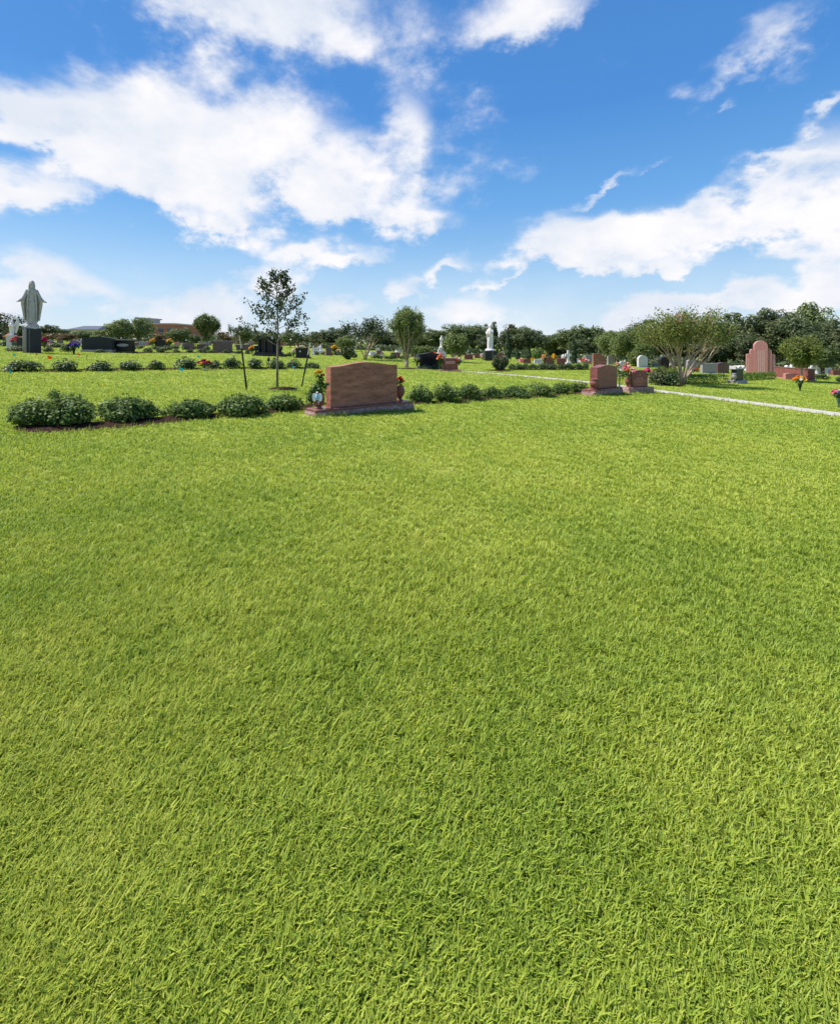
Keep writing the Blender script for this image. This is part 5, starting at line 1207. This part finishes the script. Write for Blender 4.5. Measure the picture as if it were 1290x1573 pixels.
def pedestal_and_statue():
    # left: big robed figure
    c = W(49, 542); s = c.y/F; w = 19.5*s; H = 37.5*s; yaw = R(53)
    p = thing('pedestal', c, yaw, 'square black granite pedestal with a pale vertical stripe under the large statue', 'pedestal')
    box_obj('block', 'charcoal_granite', p, -w/2, w/2, -w*.42, w*.42, -.1, H, .02)
    box_obj('stripe', 'grey_granite', p, -w*.495, -w*.44, -w*.42-.006, -w*.42-.002, .0, H*.97)
    box_obj('stripe', 'grey_granite', p, -w*.27, -w*.25, -w*.42-.006, -w*.42-.002, .0, H*.97)
    t = thing('robed_statue', c+Vector((0,0,H)), R(38), 'large grey stone statue of a robed bearded man with open arms', 'statue')
    st = 73*s; pl = 7*s; link_obj('plinth', rock_plinth(w*.90, w*.78, pl, 2), 'statue_marble', t)
    o = link_obj('figure', fig_open_arms(), 'statue_marble', t); k = (st-pl)/1.78; o.scale = (k*.78, k*.85, k); o.location = (0, 0, pl-.03)
    # centre: two veiled figures
    fm = fig_mother(True)
    c = W(752.5, 554); s = c.y/F; w = 18.5*s; H = 15.5*s
    p = thing('pedestal', c, R(6), 'dark grey granite pedestal under the tall white statue', 'pedestal'); box_obj('block', 'charcoal_granite', p, -w/2, w/2, -w*.4, w*.4, -.1, H, .02)
    box_obj('stripe', 'grey_granite', p, w*.1, w*.13, -w*.4-.006, -w*.4-.002, .0, H*.98)
    t = thing('mother_statue', c+Vector((0,0,H)), R(-25), 'tall white veiled statue holding a child on the dark pedestal', 'statue')
    link_obj('plinth', rock_plinth(w*.75, w*.6, 3*s, 4), 'white_marble', t); o = link_obj('figure', fm, 'white_marble', t); k = (37.5*s)/1.78; o.scale = (k*.95, k, k); o.location = (0, 0, 2.5*s)
    fm2 = fig_mother(False)
    c = W(678, 549.5); s = c.y/F
    p = thing('pedestal', c, R(4), 'stepped pale grey pedestal under the small white statue', 'pedestal')
    box_obj('block', 'pale_granite', p, -7*s, 7*s, -6*s, 6*s, -.1, 8*s, .02); box_obj('step', 'pale_granite', p, -5.6*s, 5.6*s, -5*s, 5*s, 8*s, 13*s, .02); box_obj('top_step', 'pale_granite', p, -4.2*s, 4.2*s, -4*s, 4*s, 13*s, 16*s, .01)
    t = thing('veiled_statue', c+Vector((0,0,16*s)), 0, 'small white veiled praying statue on the stepped grey pedestal', 'statue')
    link_obj('plinth', rock_plinth(7*s, 5.5*s, 1.5*s, 6), 'white_marble', t); o = link_obj('figure', fm2, 'white_marble', t); k = 17*s/1.78; o.scale = (k, k, k); o.location = (0, 0, 1.1*s)
    for (px, yb, tp, lab) in ((492.5,543,529,'tiny white far figure on a low block before the dark wood'),(865.5,558,544,'tiny white far figure behind the plain red headstone')):
        c = W(px, yb); s = c.y/F; t = thing('small_statue', c, 0, lab, 'statue'); H = (yb-tp)*s
        box_obj('plinth', 'pale_granite', t, -.35, .35, -.3, .3, -.05, H*.3, .01); o = link_obj('figure', fm2, 'white_marble', t); k = H*.7/1.78; o.scale = (k*1.2, k*1.2, k); o.location = (0, 0, H*.3-.01)
    # winged sculpture at the left edge
    c = W(18, 533); s = c.y/F; t = thing('winged_sculpture', c, 0, 'white winged angel sculpture on a block at the left edge', 'sculpture')
    box_obj('plinth', 'pale_granite', t, -5*s, 5*s, -4*s, 4*s, -.1, 19*s, .02)
    o = link_obj('figure', fm2, 'white_marble', t); k = 22*s/1.78; o.scale = (k*1.1, k, k); o.location = (0, 0, 19*s-.02)
    for q in (-1, 1):
        bm = bmesh.new(); prism(bm, [(q*1*s,32*s),(q*3*s,38*s),(q*6.5*s,44*s),(q*7.6*s,41*s),(q*7*s,34*s),(q*5.4*s,27*s),(q*3.4*s,21*s),(q*1.2*s,24*s)][::q], .12, .24, .03); link_obj('wing', bm_mesh('wing', bm), 'white_marble', t)
pedestal_and_statue()

# ------------------------------------------------------------------ far buildings
def building(px0, px1, Y, py_top, depth, label, wall='brick', roofm='blue_roof', hip=0, roof_py=None, nwin=6, over=.6):
    a = P(px0, Y); b = P(px1, Y); base = min(a.z, b.z)-1; t = thing('building', ((a.x+b.x)/2, Y, base), 0, label, 'building')
    w = b.x-a.x; H = CAMH-(py_top-HZ)/F*Y-base
    box_obj('wall', wall, t, -w/2, w/2, 0, depth, 0, H)
    for k in range(nwin):
        x = -w/2+w*(k+.5)/nwin; z0 = H-2.3; o = box_obj('window', 'dark_glass', t, x-.7, x+.7, -.06, -.01, z0, z0+1.2)
        box_obj('frame', 'grey_metal', o, x-.8, x+.8, -.045, -.012, z0-.1, z0-.002); box_obj('frame', 'grey_metal', o, x-.8, x+.8, -.045, -.012, z0+1.202, z0+1.3)
    if roof_py is not None:
        Hr = CAMH-(roof_py-HZ)/F*Y-base; bm = bmesh.new()
        lo = [(-w/2-over,-over,H+.01),(w/2+over,-over,H+.01),(w/2+over,depth+over,H+.01),(-w/2-over,depth+over,H+.01)]
        e = min(w*.14, 4); hi = [(-w/2+e,depth*.3,Hr),(w/2-e,depth*.3,Hr),(w/2-e,depth*.7,Hr),(-w/2+e,depth*.7,Hr)]
        v = [bm.verts.new(p) for p in lo+hi]
        for f in ((0,1,5,4),(1,2,6,5),(2,3,7,6),(3,0,4,7),(4,5,6,7),(3,2,1,0)): bm.faces.new([v[i] for i in f])
        link_obj('roof', bm_mesh('roof', bm), roofm, t)
    else: box_obj('parapet', 'cream_wall', t, -w/2-.15, w/2+.15, -.15, depth, H+.01, H+.35)
    return t, w, H
building(106, 149, 125, 506, 14, 'far low building with a wide blue hipped roof', 'cream_wall', 'blue_roof', roof_py=499.5, nwin=6)
building(70, 104, 128, 509, 14, 'far lower wing with a blue roof left of the wide one', 'cream_wall', 'blue_roof', roof_py=504.5, nwin=4)
t, w, H = building(198, 268, 130, 498, 25, 'far red brick building with flat roof and metal units', 'brick', nwin=5)
for x0, x1, h, nm in ((-w*.47, -w*.32, 1.7, 'roof_unit'), (-.22*w, -.12*w, 1.5, 'roof_unit')):
    box_obj(nm, 'grey_metal', t, x0, x1, 3, 7, H+.36, H+h); box_obj(nm, 'grey_metal', t, x0-.4, x1+.4, 2.6, 7.4, H+h+.01, H+h+.35)
def tent(px, Y, top, wpx, eave, label, mat):
    c = P(px, Y); s = Y/F; w = wpx*s; H = CAMH-(top-HZ)*s-c.z; E_ = CAMH-(eave-HZ)*s-c.z; t = thing('canopy_tent', c, .3, label, 'tent')
    bm = bmesh.new(); lo = [bm.verts.new((x*w/2, y*w/2, E_)) for x, y in ((-1,-1),(1,-1),(1,1),(-1,1))]; lo2 = [bm.verts.new((x*w/2, y*w/2, E_-.35)) for x, y in ((-1,-1),(1,-1),(1,1),(-1,1))]; tp = bm.verts.new((0,0,H))
    for i in range(4): bm.faces.new((lo[i], lo[(i+1)%4], tp)); bm.faces.new((lo2[i], lo2[(i+1)%4], lo[(i+1)%4], lo[i]))
    link_obj('canopy', bm_mesh('canopy', bm), mat, t)
    for x, y in ((-1,-1),(1,-1),(1,1),(-1,1)):
        bm = bmesh.new(); tube(bm, [(x*w*.48, y*w*.48, -.1), (x*w*.48, y*w*.48, E_-.3)], [.05,.05], 6); link_obj('pole', bm_mesh('pole', bm), 'grey_metal', t)
tent(357, 90, 516, 26, 521, 'white pointed tent roof behind the purple grey headstone', 'tent_white')
tent(382, 92, 526, 18, 530, 'lower white tent roof left of the columned monument', 'tent_white')
tent(571, 95, 537, 12, 541, 'small green tent under the airy crape myrtle', 'bronze_green')

# ------------------------------------------------------------------ grass blades
def grass():
    rng = np.random.default_rng(1)
    def vn(x, y, sc, seed):      # smooth value noise on the ground plane, 0..1
        T = np.random.default_rng(seed).uniform(0, 1, (256, 256)); u = x*sc; v = y*sc; iu = np.floor(u).astype(int); iv = np.floor(v).astype(int)
        fu = u-iu; fv = v-iv; fu = fu*fu*(3-2*fu); fv = fv*fv*(3-2*fv); a = T[iu%256, iv%256]; b_ = T[(iu+1)%256, iv%256]; c_ = T[iu%256, (iv+1)%256]; d_ = T[(iu+1)%256, (iv+1)%256]
        return (a*(1-fu)+b_*fu)*(1-fv)+(c_*(1-fu)+d_*fu)*fv
    # no-grass cells
    ex = np.array(EXCL); GX0, GS, NX, NY = -40.0, .04, 2500, 1800; occ = np.zeros((NX, NY), bool)
    for cx, cy, r in ex:
        i0, i1 = int((cx-r-GX0)/GS), int((cx+r-GX0)/GS)+1; j0, j1 = int((cy-r)/GS), int((cy+r)/GS)+1
        if i0 < 0 or j0 < 0 or i1 >= NX or j1 >= NY: continue
        gi, gj = np.meshgrid(np.arange(i0, i1), np.arange(j0, j1), indexing='ij')
        m = (gi*GS+GX0+GS/2-cx)**2+(gj*GS+GS/2-cy)**2 < r*r; occ[gi[m], gj[m]] = True
    # tufts: each a fan of short blades sharing a tint; evenly dense to the eye at every distance
    Vs = []; Ts = []; nt, per = 235000, 6
    ty = np.exp(rng.uniform(np.log(.75), np.log(75), nt)); tx = rng.uniform(-1.0, 1.0, nt)*ty
    tint = .30*rng.uniform(0, 1, nt)+.04+.32*vn(tx, ty, .55, 3)+.32*vn(tx, ty, 2.3, 4)+.22*(vn(tx, ty, .16, 5)-.5)+.14*(vn(tx, ty, 7, 9)-.5)
    hs_ = (.66+.40*vn(tx, ty, 1.6, 6)+.26*vn(tx, ty, 5.5, 7))*rng.uniform(.8, 1.2, nt)
    for cx, cy, rd_, am_ in [(*W(684, 726).xy, .20, .55), (*W(640, 700).xy, .5, .22), (*W(560, 668).xy, .45, .2), (*W(250, 735).xy, .5, .2), (*W(1180, 700).xy, .9, .2)]:
        f_ = np.exp(-((tx-cx)**2+(ty-cy)**2)/rd_**2); tint = tint+am_*f_*rng.uniform(.3, 1.2, nt); hs_ = hs_*(1-.45*f_*(am_ > .4)); a0 = rng.uniform(0, 2*PI, nt)
    x = np.repeat(tx, per); y = np.repeat(ty, per); n = len(x); tn = np.repeat(tint, per)+rng.uniform(-.07, .07, n)
    a = np.repeat(a0, per)+rng.normal(size=n)*1.3; rr = np.maximum(1, y/2.6)
    off = rng.uniform(0, 1, n)*.020*rr; x = x+np.cos(a)*off; y = y+np.sin(a)*off
    ci = ((x-GX0)/GS).astype(int); cj = (y/GS).astype(int); inside = (ci >= 0) & (cj >= 0) & (ci < NX) & (cj < NY)
    keep = np.ones(n, bool); keep[inside] = ~occ[ci[inside], cj[inside]]
    sc_ = np.repeat(hs_, per); x, y, a, tn, rr, sc_ = x[keep], y[keep], a[keep], tn[keep], rr[keep], sc_[keep]; n = len(x)
    z = -2.5*np.tanh(.044*x/2.5); dead = rng.uniform(0, 1, n) < .025; tn[dead] = rng.uniform(.95, 1, dead.sum())
    H = .035*sc_*rng.uniform(.6, 1.25, n); H[dead] *= .35; lean = rng.uniform(.2, 1.0, n)*H; lean[dead] *= 3; a = a+rng.normal(size=n)*.4
    dx, dy = np.cos(a), np.sin(a); wx, wy = -dy, dx; ww = .0041*rng.uniform(.55, 1.35, n)*rr**.82
    P0 = np.stack([x-wx*ww*.4, y-wy*ww*.4, z-.004], 1); P1 = np.stack([x+wx*ww*.4, y+wy*ww*.4, z-.004], 1)
    m = np.stack([x+dx*lean*.38, y+dy*lean*.38, z+H*.66], 1)
    P2 = m+np.stack([wx*ww*.5, wy*ww*.5, 0*x], 1); P3 = m-np.stack([wx*ww*.5, wy*ww*.5, 0*x], 1)
    T = np.stack([x+dx*lean, y+dy*lean, z+H*rng.uniform(.75, 1.1, n)], 1)
    T0 = T-np.stack([wx, wy, 0*x], 1)*(ww*.12)[:, None]; T1 = T+np.stack([wx, wy, 0*x], 1)*(ww*.12)[:, None]
    Vs.append(np.stack([P0, P1, P2, P3, T1, T0], 1).reshape(-1, 3)); Ts.append(np.repeat(np.clip(tn, 0, 1), 6))
    V = np.concatenate(Vs); n = len(V)//6; b = np.arange(n)[:, None]*6
    Q = np.concatenate([b+np.array([0,1,2,3]), b+np.array([3,2,4,5])], 1).reshape(-1, 4)
    me = np_mesh('grass', V, Q); at = me.attributes.new('tint', 'FLOAT', 'POINT'); at.data.foreach_set('value', np.concatenate(Ts).astype(np.float32))
    tag(link_obj('grass', me, 'grass_blade'), 'short bright green lawn grass', 'grass', None, 'stuff')
    # longer fringe where the mower does not reach: round bases, beds and the path's far edge
    P_, r_ = [], []
    for cx, cy, r in EXCL:
        k = int(30*r/.3) if r < .35 else 26
        a = rng.uniform(0, 2*PI, k); q = np.stack([cx+np.cos(a)*(r+.03), cy+np.sin(a)*(r+.03)], 1)
        d = np.min(np.where((ex[:, 0][None]-cx)**2+(ex[:, 1][None]-cy)**2 < 1.0, np.sqrt((q[:, 0:1]-ex[:, 0][None])**2+(q[:, 1:2]-ex[:, 1][None])**2)-ex[:, 2][None], 9), axis=1)
        P_.append(q[d > -.01])
    q = np.concatenate(P_); q = np.repeat(q, 3, 0)+rng.normal(size=(len(q)*3, 2))*.025; x, y = q[:, 0], q[:, 1]; n = len(x); z = -2.5*np.tanh(.044*x/2.5)
    H = rng.uniform(.04, .10, n); a = rng.uniform(0, 2*PI, n); le = H*rng.uniform(.2, .8, n); ww = .006*np.maximum(1, y/7); wx, wy = -np.sin(a), np.cos(a); dx, dy = np.cos(a), np.sin(a)
    V = np.stack([np.stack([x-wx*ww/2, y-wy*ww/2, z], 1), np.stack([x+wx*ww/2, y+wy*ww/2, z], 1), np.stack([x+dx*le+wx*ww*.1, y+dy*le+wy*ww*.1, z+H], 1), np.stack([x+dx*le-wx*ww*.1, y+dy*le-wy*ww*.1, z+H], 1)], 1).reshape(-1, 3)
    me = np_mesh('fringe', V, np.arange(len(V)).reshape(-1, 4)); at = me.attributes.new('tint', 'FLOAT', 'POINT'); at.data.foreach_set('value', np.repeat(rng.uniform(.1, .8, len(V)//4), 4).astype(np.float32))
    tag(link_obj('grass_fringe', me, 'grass_blade'), 'longer grass tufts along beds, bases and path edge', 'grass', None, 'stuff')
grass()
